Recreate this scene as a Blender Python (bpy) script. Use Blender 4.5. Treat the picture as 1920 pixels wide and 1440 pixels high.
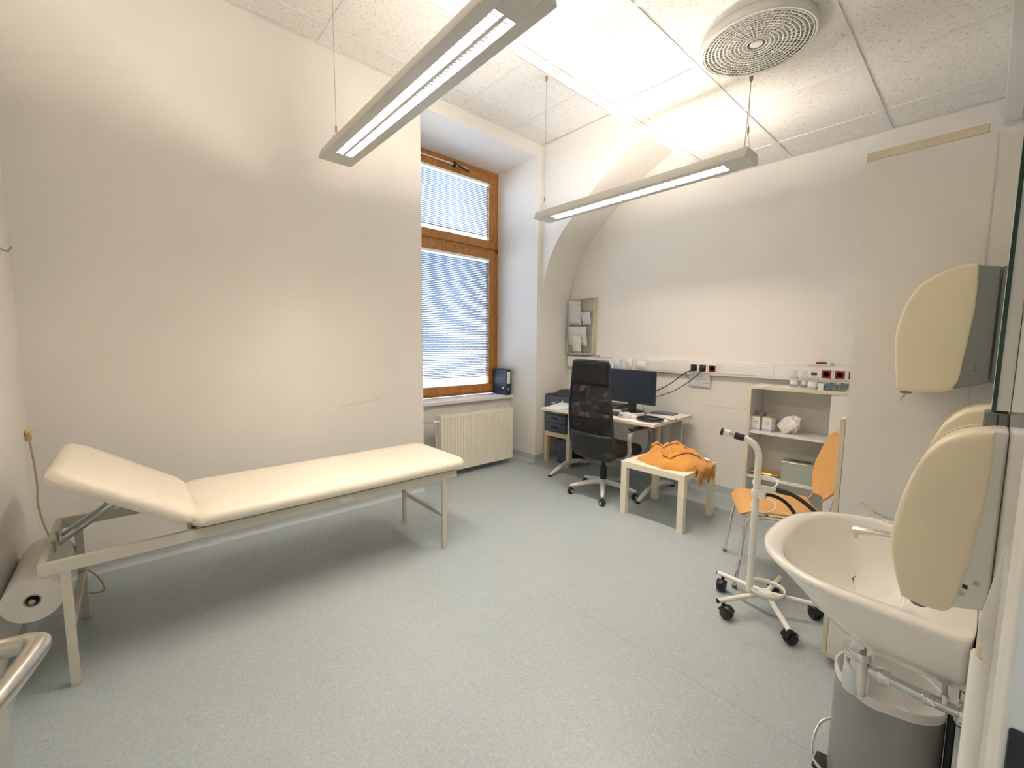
import bpy, bmesh, math, random
from mathutils import Vector, Matrix
random.seed(7)
PI = math.pi
for o in list(bpy.data.objects): bpy.data.objects.remove(o)
S = bpy.context.scene
COL = S.collection

# ---------------------------------------------------------------- camera, world, exposure
cam = bpy.data.cameras.new('camera'); cam_o = bpy.data.objects.new('camera', cam); COL.objects.link(cam_o)
cam.sensor_width = 36.0; cam.lens = 797.05 / 1920 * 36.0; cam.clip_start = 0.01; cam.clip_end = 100
rt = Vector((0.74494, -0.66707, 0.00908)); up = Vector((0.05715, 0.07736, 0.99536)); fw = Vector((0.66468, 0.74097, -0.09575))
m3 = Matrix((rt, up, -fw)).transposed()
cam_o.matrix_world = Matrix.Translation((0, 0, 1.42)) @ m3.to_4x4()
S.camera = cam_o
W = bpy.data.worlds.new('daylight'); S.world = W; W.use_nodes = True
bg = W.node_tree.nodes['Background']; bg.inputs[0].default_value = (0.66, 0.82, 1.0, 1); bg.inputs[1].default_value = 4.0
S.view_settings.view_transform = 'Standard'; S.view_settings.look = 'None'; S.view_settings.gamma = 1.0
S.view_settings.use_curve_mapping = False
S.view_settings.exposure = 0.57
TUBE_STRENGTH = 166.0
TUBE_COLOR = (1.0, 0.872, 0.745)

# ---------------------------------------------------------------- materials
def mat(name, c, rough=0.5, metal=0.0, noise=0.0, nscale=8.0, bump=0.0, bscale=60.0, coat=0.0, trans=0.0, sheen=0.0, spec=0.5):
    m = bpy.data.materials.new(name); m.use_nodes = True
    nt = m.node_tree; b = nt.nodes['Principled BSDF']
    b.inputs['Base Color'].default_value = (*c, 1); b.inputs['Roughness'].default_value = rough
    b.inputs['Metallic'].default_value = metal; b.inputs['Coat Weight'].default_value = coat
    b.inputs['Transmission Weight'].default_value = trans; b.inputs['Specular IOR Level'].default_value = spec
    if sheen: b.inputs['Sheen Weight'].default_value = sheen
    tc = nt.nodes.new('ShaderNodeTexCoord')
    if noise:
        n = nt.nodes.new('ShaderNodeTexNoise'); n.inputs['Scale'].default_value = nscale; n.inputs['Detail'].default_value = 5
        nt.links.new(tc.outputs['Object'], n.inputs['Vector'])
        mx = nt.nodes.new('ShaderNodeMix'); mx.data_type = 'RGBA'
        mx.inputs[6].default_value = (*[v * (1 - noise) for v in c], 1); mx.inputs[7].default_value = (*[min(1, v * (1 + noise)) for v in c], 1)
        nt.links.new(n.outputs['Fac'], mx.inputs[0]); nt.links.new(mx.outputs[2], b.inputs['Base Color'])
    if bump:
        n2 = nt.nodes.new('ShaderNodeTexNoise'); n2.inputs['Scale'].default_value = bscale; n2.inputs['Detail'].default_value = 4
        nt.links.new(tc.outputs['Object'], n2.inputs['Vector'])
        bp = nt.nodes.new('ShaderNodeBump'); bp.inputs['Strength'].default_value = bump; bp.inputs['Distance'].default_value = 0.01
        nt.links.new(n2.outputs['Fac'], bp.inputs['Height']); nt.links.new(bp.outputs['Normal'], b.inputs['Normal'])
    return m

def emit(name, c, s):
    m = bpy.data.materials.new(name); m.use_nodes = True; nt = m.node_tree
    b = nt.nodes['Principled BSDF']; b.inputs['Base Color'].default_value = (*c, 1)
    b.inputs['Emission Color'].default_value = (*c, 1); b.inputs['Emission Strength'].default_value = s
    return m

def glass(name, tint=(1, 1, 1), fac=0.10, rough=0.02):
    m = bpy.data.materials.new(name); m.use_nodes = True; nt = m.node_tree
    for n in list(nt.nodes): nt.nodes.remove(n)
    o = nt.nodes.new('ShaderNodeOutputMaterial'); mx = nt.nodes.new('ShaderNodeMixShader')
    t = nt.nodes.new('ShaderNodeBsdfTransparent'); g = nt.nodes.new('ShaderNodeBsdfGlossy'); lw = nt.nodes.new('ShaderNodeLayerWeight'); pw = nt.nodes.new('ShaderNodeMath'); pw.operation = 'POWER'; pw.inputs[1].default_value = 3.0; ma = nt.nodes.new('ShaderNodeMath'); ma.operation = 'MULTIPLY_ADD'; ma.inputs[1].default_value = 0.55; ma.inputs[2].default_value = 0.04
    t.inputs[0].default_value = (*tint, 1); g.inputs['Roughness'].default_value = rough; lw.inputs[0].default_value = 0.5
    nt.links.new(lw.outputs['Facing'], pw.inputs[0]); nt.links.new(pw.outputs[0], ma.inputs[0]); nt.links.new(ma.outputs[0], mx.inputs[0]); nt.links.new(t.outputs[0], mx.inputs[1]); nt.links.new(g.outputs[0], mx.inputs[2])
    nt.links.new(mx.outputs[0], o.inputs[0])
    return m

M = {}
M['wall'] = mat('wall_paint', (0.86, 0.83, 0.78), 0.55, noise=0.03, nscale=2.2, bump=0.06, bscale=180)
M['wall_bare'] = mat('reveal_paint', (0.85, 0.84, 0.82), 0.55, noise=0.03, nscale=3, bump=0.06, bscale=160)
M['splash'] = mat('glossy_wall_laminate', (0.86, 0.83, 0.78), 0.06, spec=0.6)
M['step'] = mat('ceiling_step_board', (0.85, 0.83, 0.78), 0.6, noise=0.02)
M['grid'] = mat('ceiling_grid_bar', (0.80, 0.79, 0.76), 0.45, noise=0.02)
M['skirt'] = mat('vinyl_skirting', (0.47, 0.52, 0.54), 0.4, noise=0.06, nscale=60)
M['oak'] = None
M['white_lam'] = mat('white_laminate', (0.84, 0.83, 0.80), 0.35, noise=0.015)
M['grey_lam'] = mat('pale_grey_laminate', (0.85, 0.82, 0.77), 0.4, noise=0.02)
M['cream_edge'] = mat('cream_edge_band', (0.74, 0.65, 0.48), 0.4, noise=0.05)
M['white_paint'] = mat('white_powder_coat', (0.86, 0.84, 0.78), 0.3, noise=0.015)
M['couch_frame'] = mat('couch_frame_paint', (0.62, 0.59, 0.50), 0.38, noise=0.03)
M['vinyl'] = mat('cream_vinyl_upholstery', (0.84, 0.77, 0.64), 0.42, noise=0.015, nscale=5, bump=0.05, bscale=220)
M['steel'] = mat('brushed_steel', (0.42, 0.43, 0.43), 0.32, 1.0, noise=0.08, nscale=30)
M['chrome'] = mat('chrome', (0.78, 0.77, 0.74), 0.08, 1.0, noise=0.02)
M['handle'] = mat('satin_nickel', (0.58, 0.54, 0.47), 0.28, 1.0, noise=0.05, nscale=40)
M['rad'] = mat('radiator_enamel', (0.83, 0.79, 0.68), 0.3, noise=0.02)
M['sill'] = mat('window_sill_board', (0.84, 0.83, 0.81), 0.3, noise=0.02)
M['blind'] = mat('blind_slat_backlit_shade', (0.30, 0.36, 0.50), 0.4, noise=0.02)  # blue grey is the slats' backlit shade, put into the colour
M['cord'] = mat('blind_cord', (0.55, 0.56, 0.60), 0.7, noise=0.05)
M['black'] = mat('black_plastic', (0.012, 0.012, 0.013), 0.45, noise=0.1)
M['black_soft'] = mat('black_fabric', (0.010, 0.010, 0.011), 0.85, noise=0.2, nscale=120, bump=0.2, bscale=300, spec=0.2)
M['leather'] = mat('black_leather', (0.010, 0.011, 0.012), 0.45, noise=0.1, bump=0.1, bscale=200)
M['dark_grey'] = mat('printer_dark_grey', (0.075, 0.09, 0.12), 0.45, noise=0.05)
M['grey_paint'] = mat('grey_metal_paint', (0.42, 0.42, 0.42), 0.4, noise=0.03)
M['arm_grey'] = mat('armrest_grey_steel', (0.33, 0.31, 0.28), 0.35, noise=0.03)
M['lamp_grey'] = mat('lamp_housing_grey', (0.66, 0.65, 0.60), 0.42, noise=0.02)
M['lamp_white'] = mat('lamp_reflector_white', (0.92, 0.91, 0.88), 0.25, noise=0.01)
M['birch'] = mat('birch_veneer', (0.66, 0.50, 0.31), 0.45, noise=0.12, nscale=9)
M['lack'] = mat('ivory_lacquer', (0.87, 0.81, 0.66), 0.35, noise=0.015)
M['blanket'] = mat('mustard_wool', (0.60, 0.27, 0.045), 0.95, noise=0.10, nscale=45, bump=0.35, bscale=220, sheen=0.3)
M['ply'] = mat('orange_plywood', (0.61, 0.34, 0.11), 0.35, noise=0.10, nscale=7, coat=0.2)
M['ceramic'] = mat('white_ceramic', (0.90, 0.87, 0.80), 0.07, noise=0.005, coat=0.5)
M['cream_plastic'] = mat('cream_plastic', (0.82, 0.73, 0.52), 0.32, noise=0.01)
M['cream_dark'] = mat('olive_plastic_rim', (0.62, 0.54, 0.30), 0.35, noise=0.02)
M['grey_plastic'] = mat('grey_plastic', (0.20, 0.21, 0.20), 0.45, noise=0.03)
M['pale_plastic'] = mat('pale_grey_plastic', (0.74, 0.73, 0.69), 0.4, noise=0.01)
M['bin'] = mat('silver_bin_paint', (0.33, 0.34, 0.33), 0.38, 0.4, noise=0.03)
M['bag'] = mat('white_bin_bag', (0.82, 0.81, 0.78), 0.4, noise=0.03, bump=0.6, bscale=30)
M['paper'] = mat('white_paper', (0.84, 0.83, 0.83), 0.75, noise=0.01)
M['paper_blue'] = mat('blue_paper', (0.62, 0.76, 0.86), 0.75, noise=0.02)
M['tissue'] = mat('paper_roll', (0.88, 0.85, 0.79), 0.9, noise=0.02, bump=0.1)
M['cardboard'] = mat('cardboard_core', (0.50, 0.45, 0.36), 0.9, noise=0.05)
M['red'] = mat('dark_red_plastic', (0.22, 0.012, 0.012), 0.3, noise=0.05)
M['socket_dark'] = mat('socket_dark', (0.03, 0.012, 0.012), 0.5, noise=0.05)
M['navy'] = mat('binder_card', (0.018, 0.026, 0.05), 0.5, noise=0.1)
M['screen'] = mat('monitor_screen', (0.010, 0.018, 0.030), 0.22, noise=0.02)
M['rack'] = mat('rack_olive_grey', (0.62, 0.60, 0.47), 0.35, noise=0.02)
M['rack_dark'] = mat('rack_pocket', (0.50, 0.49, 0.44), 0.3, noise=0.02)
M['mirror'] = mat('mirror_silver', (0.92, 0.94, 0.93), 0.01, 1.0)
M['mirror_edge'] = mat('glass_edge_green', (0.02, 0.05, 0.03), 0.1)
M['pane'] = glass('window_pane')
M['clear'] = glass('clear_bottle_glass', (0.90, 0.93, 0.93))
M['yellow_liquid'] = mat('pale_yellow_liquid', (0.80, 0.74, 0.42), 0.3, noise=0.02)
M['yellow_cable'] = mat('beige_cable', (0.42, 0.35, 0.20), 0.5, noise=0.03)
M['yellow_plug'] = mat('yellowed_plug', (0.62, 0.48, 0.20), 0.4, noise=0.04)
M['gold'] = mat('gold_foil', (0.72, 0.52, 0.14), 0.25, 0.7, noise=0.1, bump=0.5, bscale=40)
M['silver_box'] = mat('pale_green_metal', (0.50, 0.54, 0.48), 0.25, 0.6, noise=0.02)
M['tan'] = mat('taupe_flap', (0.30, 0.24, 0.18), 0.6, noise=0.1)
M['purple'] = mat('lilac_print', (0.55, 0.47, 0.66), 0.6, noise=0.03)
M['navy_blue'] = mat('blue_print', (0.08, 0.14, 0.42), 0.5, noise=0.03)
M['outside'] = mat('pale_facade', (0.50, 0.55, 0.62), 0.8, noise=0.05)
M['ink'] = mat('grey_ink', (0.42, 0.42, 0.46), 0.8)
M['mark'] = mat('scuff_mark', (0.70, 0.67, 0.61), 0.7)

def oak_mat():
    m = bpy.data.materials.new('oak_window_wood'); m.use_nodes = True; nt = m.node_tree; b = nt.nodes['Principled BSDF']
    tc = nt.nodes.new('ShaderNodeTexCoord'); mp = nt.nodes.new('ShaderNodeMapping'); mp.inputs['Scale'].default_value = (9, 9, 1.4)
    n = nt.nodes.new('ShaderNodeTexNoise'); n.inputs['Scale'].default_value = 5; n.inputs['Detail'].default_value = 8
    r = nt.nodes.new('ShaderNodeValToRGB'); r.color_ramp.elements[0].color = (0.30, 0.115, 0.018, 1); r.color_ramp.elements[1].color = (0.52, 0.23, 0.05, 1)
    r.color_ramp.elements[0].position = 0.3; r.color_ramp.elements[1].position = 0.7
    nt.links.new(tc.outputs['Object'], mp.inputs[0]); nt.links.new(mp.outputs[0], n.inputs['Vector']); nt.links.new(n.outputs['Fac'], r.inputs[0])
    nt.links.new(r.outputs[0], b.inputs['Base Color']); b.inputs['Roughness'].default_value = 0.38
    return m
M['oak'] = oak_mat()

def floor_mat():
    m = bpy.data.materials.new('speckled_vinyl_floor'); m.use_nodes = True; nt = m.node_tree; b = nt.nodes['Principled BSDF']; L = nt.links.new
    tc = nt.nodes.new('ShaderNodeTexCoord')
    v = nt.nodes.new('ShaderNodeTexVoronoi'); v.inputs['Scale'].default_value = 190; L(tc.outputs['Object'], v.inputs['Vector'])
    r = nt.nodes.new('ShaderNodeValToRGB'); e = r.color_ramp.elements
    e[0].position = 0.0; e[0].color = (0.33, 0.39, 0.41, 1); e[1].position = 1.0; e[1].color = (0.45, 0.50, 0.50, 1)
    x = e.new(0.25); x.color = (0.37, 0.43, 0.445, 1); x = e.new(0.75); x.color = (0.40, 0.455, 0.465, 1)
    sp = nt.nodes.new('ShaderNodeSeparateColor'); L(v.outputs['Color'], sp.inputs[0]); L(sp.outputs[0], r.inputs[0])
    n = nt.nodes.new('ShaderNodeTexNoise'); n.inputs['Scale'].default_value = 1.6; n.inputs['Detail'].default_value = 4; L(tc.outputs['Object'], n.inputs['Vector'])
    r2 = nt.nodes.new('ShaderNodeValToRGB'); r2.color_ramp.elements[0].color = (0.94, 0.94, 0.94, 1); r2.color_ramp.elements[1].color = (1.04, 1.04, 1.04, 1)
    L(n.outputs['Fac'], r2.inputs[0])
    mx = nt.nodes.new('ShaderNodeMix'); mx.data_type = 'RGBA'; mx.blend_type = 'MULTIPLY'; mx.inputs[0].default_value = 1
    L(r.outputs[0], mx.inputs[6]); L(r2.outputs[0], mx.inputs[7])
    L(mx.outputs[2], b.inputs['Base Color'])
    rr = nt.nodes.new('ShaderNodeMapRange'); rr.inputs[3].default_value = 0.30; rr.inputs[4].default_value = 0.42; L(n.outputs['Fac'], rr.inputs[0]); L(rr.outputs[0], b.inputs['Roughness'])
    return m
M['floor'] = floor_mat()
M['weld'] = mat('vinyl_weld', (0.36, 0.41, 0.42), 0.4)

def tile_mat():
    m = bpy.data.materials.new('fissured_mineral_tile'); m.use_nodes = True; nt = m.node_tree; b = nt.nodes['Principled BSDF']; L = nt.links.new
    tc = nt.nodes.new('ShaderNodeTexCoord'); oi = nt.nodes.new('ShaderNodeObjectInfo')
    ad = nt.nodes.new('ShaderNodeVectorMath'); ad.operation = 'ADD'
    sc = nt.nodes.new('ShaderNodeVectorMath'); sc.operation = 'SCALE'; sc.inputs[3].default_value = 37.0
    cb = nt.nodes.new('ShaderNodeCombineXYZ'); L(oi.outputs['Random'], cb.inputs[0]); L(oi.outputs['Random'], cb.inputs[1]); L(cb.outputs[0], sc.inputs[0])
    L(tc.outputs['Object'], ad.inputs[0]); L(sc.outputs[0], ad.inputs[1])
    n = nt.nodes.new('ShaderNodeTexNoise'); n.inputs['Scale'].default_value = 92; n.inputs['Detail'].default_value = 3; n.inputs['Distortion'].default_value = 0.6
    L(ad.outputs[0], n.inputs['Vector'])
    r = nt.nodes.new('ShaderNodeValToRGB'); e = r.color_ramp.elements
    e[0].position = 0.32; e[0].color = (0.60, 0.57, 0.52, 1); e[1].position = 0.42; e[1].color = (0.86, 0.84, 0.80, 1)
    L(n.outputs['Fac'], r.inputs[0]); L(r.outputs[0], b.inputs['Base Color']); b.inputs['Roughness'].default_value = 0.85
    bp = nt.nodes.new('ShaderNodeBump'); bp.inputs['Strength'].default_value = 0.35; bp.inputs['Distance'].default_value = 0.004
    L(r.outputs[0], bp.inputs['Height']); L(bp.outputs[0], b.inputs['Normal'])
    return m
M['tile'] = tile_mat()

def mesh_fabric():
    m = bpy.data.materials.new('black_chair_mesh'); m.use_nodes = True; nt = m.node_tree; L = nt.links.new
    b = nt.nodes['Principled BSDF']; b.inputs['Base Color'].default_value = (0.010, 0.010, 0.011, 1); b.inputs['Roughness'].default_value = 0.7
    b.inputs['Specular IOR Level'].default_value = 0.25
    tc = nt.nodes.new('ShaderNodeTexCoord'); mp = nt.nodes.new('ShaderNodeMapping'); mp.inputs['Scale'].default_value = (1, 330, 330)
    v = nt.nodes.new('ShaderNodeTexChecker'); v.inputs['Scale'].default_value = 1.0
    L(tc.outputs['Object'], mp.inputs[0]); L(mp.outputs[0], v.inputs['Vector'])
    n = nt.nodes.new('ShaderNodeTexNoise'); n.inputs['Scale'].default_value = 9; L(tc.outputs['Object'], n.inputs['Vector'])
    mr = nt.nodes.new('ShaderNodeMapRange'); mr.inputs[1].default_value = 0.5; mr.inputs[2].default_value = 0.7; mr.inputs[3].default_value = 0.05; mr.inputs[4].default_value = 0.32
    L(n.outputs['Fac'], mr.inputs[0])
    mu = nt.nodes.new('ShaderNodeMath'); mu.operation = 'MULTIPLY'; L(v.outputs['Fac'], mu.inputs[0]); L(mr.outputs[0], mu.inputs[1])
    t = nt.nodes.new('ShaderNodeBsdfTransparent'); mx = nt.nodes.new('ShaderNodeMixShader')
    L(mu.outputs[0], mx.inputs[0]); L(b.outputs[0], mx.inputs[1]); L(t.outputs[0], mx.inputs[2])
    L(mx.outputs[0], nt.nodes['Material Output'].inputs[0])
    return m
M['mesh'] = mesh_fabric()

def print_mat():
    m = bpy.data.materials.new('printed_sheet'); m.use_nodes = True; nt = m.node_tree; b = nt.nodes['Principled BSDF']; L = nt.links.new
    tc = nt.nodes.new('ShaderNodeTexCoord')
    w = nt.nodes.new('ShaderNodeTexWave'); w.bands_direction = 'Z'; w.inputs['Scale'].default_value = 16; w.inputs['Distortion'].default_value = 0.4
    n = nt.nodes.new('ShaderNodeTexNoise'); n.inputs['Scale'].default_value = 45
    L(tc.outputs['Object'], w.inputs['Vector']); L(tc.outputs['Object'], n.inputs['Vector'])
    mu = nt.nodes.new('ShaderNodeMath'); mu.operation = 'MULTIPLY'; L(w.outputs['Fac'], mu.inputs[0]); L(n.outputs['Fac'], mu.inputs[1])
    r = nt.nodes.new('ShaderNodeValToRGB'); r.color_ramp.elements[0].position = 0.42; r.color_ramp.elements[0].color = (0.83, 0.82, 0.83, 1)
    r.color_ramp.elements[1].position = 0.6; r.color_ramp.elements[1].color = (0.52, 0.50, 0.54, 1)
    L(mu.outputs[0], r.inputs[0]); L(r.outputs[0], b.inputs['Base Color']); b.inputs['Roughness'].default_value = 0.75
    return m
M['print'] = print_mat()

# ---------------------------------------------------------------- mesh helpers
class MB:
    def __init__(s): s.v = []; s.f = []
    def add(s, vs, fs):
        k = len(s.v); s.v += [tuple(a) for a in vs]; s.f += [tuple(i + k for i in f) for f in fs]; return s
    def box(s, x0, x1, y0, y1, z0, z1):
        return s.add([(x0,y0,z0),(x1,y0,z0),(x1,y1,z0),(x0,y1,z0),(x0,y0,z1),(x1,y0,z1),(x1,y1,z1),(x0,y1,z1)],
                     [(0,3,2,1),(4,5,6,7),(0,1,5,4),(1,2,6,5),(2,3,7,6),(3,0,4,7)])
    def bar(s, p, q, w, h, upv=(0,0,1)):
        p = Vector(p); q = Vector(q); d = (q - p).normalized(); u = Vector(upv); sd = d.cross(u).normalized(); u = sd.cross(d)
        vs = []
        for c in (p, q):
            for a, b in ((-1,-1),(1,-1),(1,1),(-1,1)): vs.append(c + sd*a*w/2 + u*b*h/2)
        return s.add(vs, [(0,1,2,3),(7,6,5,4),(0,4,5,1),(1,5,6,2),(2,6,7,3),(3,7,4,0)])
    def tube(s, path, r, n=10, closed=False, cap=True):
        P = [Vector(p) for p in path]; N = len(P); rs = r if isinstance(r, (list, tuple)) else [r]*N
        vs = []; prev = None
        for i in range(N):
            if closed: t = (P[(i+1) % N] - P[i-1]).normalized()
            else: t = (P[min(i+1, N-1)] - P[max(i-1, 0)]).normalized()
            if prev is None:
                a = Vector((0,0,1)) if abs(t.z) < 0.9 else Vector((1,0,0)); u = t.cross(a).normalized()
            else:
                u = prev - t*prev.dot(t); u = u.normalized() if u.length > 1e-6 else t.orthogonal().normalized()
            prev = u; w = t.cross(u)
            for k in range(n):
                a = 2*PI*k/n; vs.append(P[i] + (u*math.cos(a) + w*math.sin(a))*rs[i])
        fs = []
        for i in range(N if closed else N-1):
            j = (i+1) % N
            for k in range(n):
                l = (k+1) % n; fs.append((i*n+k, i*n+l, j*n+l, j*n+k))
        if cap and not closed:
            fs.append(tuple(reversed(range(n)))); fs.append(tuple((N-1)*n+k for k in range(n)))
        return s.add(vs, fs)
    def lathe(s, prof, n=24, c=(0,0,0), axis='z', caps=True):
        vs = []; fs = []
        for r, h in prof:
            for k in range(n):
                a = 2*PI*k/n; x, y = r*math.cos(a), r*math.sin(a)
                p = {'z': (x, y, h), 'y': (x, h, y), 'x': (h, x, y)}[axis]
                vs.append((c[0]+p[0], c[1]+p[1], c[2]+p[2]))
        for i in range(len(prof)-1):
            for k in range(n):
                l = (k+1) % n; fs.append((i*n+k, i*n+l, (i+1)*n+l, (i+1)*n+k))
        if caps:
            fs.append(tuple(reversed(range(n)))); fs.append(tuple((len(prof)-1)*n+k for k in range(n)))
        return s.add(vs, fs)
    def prism(s, poly, a0, a1, axis='x'):
        n = len(poly)
        def pt(p, a): return {'x': (a, p[0], p[1]), 'y': (p[0], a, p[1]), 'z': (p[0], p[1], a)}[axis]
        vs = [pt(p, a0) for p in poly] + [pt(p, a1) for p in poly]
        fs = [tuple(range(n)), tuple(reversed(range(n, 2*n)))] + [(i, n+i, n+(i+1) % n, (i+1) % n) for i in range(n)]
        return s.add(vs, fs)
    def loft(s, rings, caps=(True, True), closed=True):
        n = len(rings[0]); vs = [p for r in rings for p in r]; fs = []
        for i in range(len(rings)-1):
            for k in range(n if closed else n-1):
                l = (k+1) % n; fs.append((i*n+k, i*n+l, (i+1)*n+l, (i+1)*n+k))
        if caps[0]: fs.append(tuple(reversed(range(n))))
        if caps[1]: fs.append(tuple((len(rings)-1)*n+k for k in range(n)))
        return s.add(vs, fs)
    def sheet(s, fn, nu, nv, t=0.0):
        pts = [[Vector(fn(i/nu, j/nv)) for j in range(nv+1)] for i in range(nu+1)]
        vs = [p for r in pts for p in r]; w = nv+1; fs = [(i*w+j, (i+1)*w+j, (i+1)*w+j+1, i*w+j+1) for i in range(nu) for j in range(nv)]
        return s.add(vs, fs)

def mk(name, mb, m, parent=None, loc=(0,0,0), rot=(0,0,0), smooth=True, bev=0, bseg=2, solid=0, sub=0, ang=40, label=None):
    me = bpy.data.meshes.new(name); me.from_pydata(mb.v, [], mb.f); me.update()
    bm = bmesh.new(); bm.from_mesh(me); bmesh.ops.recalc_face_normals(bm, faces=bm.faces); bm.to_mesh(me); bm.free()
    me.materials.append(m)
    if smooth:
        me.shade_smooth(); me.set_sharp_from_angle(angle=math.radians(ang))
    o = bpy.data.objects.new(name, me); COL.objects.link(o); o.location = loc; o.rotation_euler = rot
    if parent: o.parent = parent
    if solid:
        d = o.modifiers.new('solid', 'SOLIDIFY'); d.thickness = solid; d.offset = 0
    if bev:
        d = o.modifiers.new('bevel', 'BEVEL'); d.width = bev; d.segments = bseg; d.limit_method = 'ANGLE'; d.angle_limit = math.radians(35)
    if sub:
        d = o.modifiers.new('sub', 'SUBSURF'); d.levels = sub; d.render_levels = sub
    if label: o['label'] = label
    return o

def tag(o, label, cat, group=None, kind=None):
    o['label'] = label; o['category'] = cat
    if group: o['group'] = group
    if kind: o['kind'] = kind
    return o
def thing(name, label, cat, loc=(0,0,0), rz=0, group=None):
    o = bpy.data.objects.new(name, None); COL.objects.link(o); o.location = loc; o.rotation_euler = (0,0,rz); o.empty_display_size = 0.1
    return tag(o, label, cat, group)
def struct(name, mb, m, label=None, parent=None, **k):
    o = mk(name, mb, m, parent, **k)
    if not parent: o['kind'] = 'structure'
    if label: o['label'] = label
    return o
def inst(src, parent, loc, rot=(0,0,0), name=None):
    c = src.copy(); COL.objects.link(c); c.parent = parent; c.location = loc; c.rotation_euler = rot
    if name: c.name = name
    return c
def dup(root, loc, rz, label):
    r = root.copy(); COL.objects.link(r); r.location = loc; r.rotation_euler = (0,0,rz); r['label'] = label
    for ch in list(root.children):
        c = ch.copy(); COL.objects.link(c); c.parent = r
        for g in list(ch.children):
            d = g.copy(); COL.objects.link(d); d.parent = c
    return r
def smooth_path(pts, n=6):
    P = [Vector(p) for p in pts]; out = []
    for i in range(len(P)-1):
        a = P[max(i-1,0)]; b = P[i]; c = P[i+1]; d = P[min(i+2, len(P)-1)]
        for k in range(n):
            t = k/n; out.append(0.5*((2*b) + (c-a)*t + (2*a-5*b+4*c-d)*t*t + (3*b-a-3*c+d)*t**3))
    out.append(P[-1]); return out

# ---------------------------------------------------------------- room shell
XL, XF = -0.45, 4.12          # near (left-hand) wall, far desk wall
YS, YW = -0.03, 3.53          # sink wall, couch wall
ZH, ZL = 3.64, 2.95           # high and low ceilings
YSTEP = 1.79
NX0, NX1 = 2.04, 3.545        # window niche
YN = 3.98; YWIN = 4.24
ARCH = 3.60
struct('floor', MB().box(XL-0.2, XF+0.2, YS-1.6, YN+0.05, -0.08, 0.0), M['floor'], 'pale blue grey speckled vinyl floor', smooth=False)
fl = bpy.data.objects['floor']
mk('weld_seam', MB().box(1.698, 1.702, 0.0, 3.50, 0.0, 0.0008), M['weld'], fl, smooth=False)

# couch wall, lintel, pillar
mb = MB().box(XL-0.2, NX0, YW, 4.45, -0.02, 3.9).box(NX0, NX1, YW, 4.45, 3.51, 3.9).box(NX1, XF+0.2, YW, 4.45, -0.02, 3.9).box(NX0, NX1, YN, 4.45, -0.02, 0.74)
struct('wall_left', mb, M['wall'], 'cream painted wall behind the couch with a deep window niche', smooth=False)
# far wall with blind arch
struct('wall_far', MB().box(XF, XF+0.2, YS-0.2, YW+0.1, -0.02, 3.9), M['wall'], 'cream painted wall behind the desk', smooth=False)
arc = [(3.53,1.60),(3.515,1.95),(3.44,2.25),(3.36,2.44),(3.22,2.63),(3.04,2.79),(2.86,2.94),(2.58,3.145),(2.25,3.315),(1.90,3.43),(1.5,3.49)]
ap = [(p.x, p.y) for p in smooth_path([(a, b, 0) for a, b in arc], 5)]
poly = ap + [(1.5, 3.9), (3.56, 3.9), (3.56, 1.60)]
struct('wall_arch', MB().prism(poly, ARCH, XF+0.05, 'x'), M['wall'], 'plastered blind arch rising from the niche pillar above the desk', ang=25)
# near wall on the left, sink wall with the door opening, corridor
struct('wall_near', MB().box(XL-0.2, XL, YS-1.6, YW+0.1, -0.02, 3.9), M['wall'], 'plain painted wall at the head end of the couch', smooth=False)
DX0, DX1 = -0.34, 0.53
mb = MB().box(DX1+0.06, XF+0.2, YS-0.24, YS, -0.02, 3.9).box(XL-0.2, DX0-0.06, YS-0.24, YS, -0.02, 3.9).box(DX0-0.06, DX1+0.06, YS-0.24, YS, 2.12, 3.9)
struct('wall_right', mb, M['splash'], 'glossy washable wall behind the washbasin', smooth=False)
struct('wall_corridor', MB().box(XL-0.2, XF+0.2, YS-1.8, YS-1.6, -0.02, 3.9).box(1.4, 1.6, YS-1.6, YS-0.24, -0.02, 3.9), M['wall'], smooth=False)
# steel door frame and door leaf
mb = MB()
prof = [(YS-0.24,DX1),(YS-0.24,DX1+0.08),(YS+0.0005,DX1+0.08),(YS+0.001,DX1+0.066),(YS+0.001,DX1+0.05),(YS-0.003,DX1+0.036),(YS-0.003,DX1+0.024),(YS+0.001,DX1+0.012),(YS-0.002,DX1)]
mb.prism([(x, y) for y, x in prof], 0.0, 2.06, 'z')
mb.box(DX0-0.08, DX0, YS-0.24, YS+0.01, 0, 2.06).box(DX0-0.08, DX1+0.08, YS-0.24, YS+0.01, 2.06, 2.13)
fr = struct('trim_1', mb, M['white_paint'], 'white steel door frame at the right edge', bev=0.003)
mk('strike_plate', MB().box(DX1-0.003, DX1+0.001, YS-0.055, YS-0.006, 0.88, 1.105), M['black'], fr, smooth=False, bev=0.004)
dr = bpy.data.objects.new('door_1', None); COL.objects.link(dr); dr.location = (DX0, YS+0.015, 0); dr['kind'] = 'structure'
dr['label'] = 'white door leaf standing open at the left edge'; dr.rotation_euler = (0, 0, math.radians(78.4))
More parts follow.
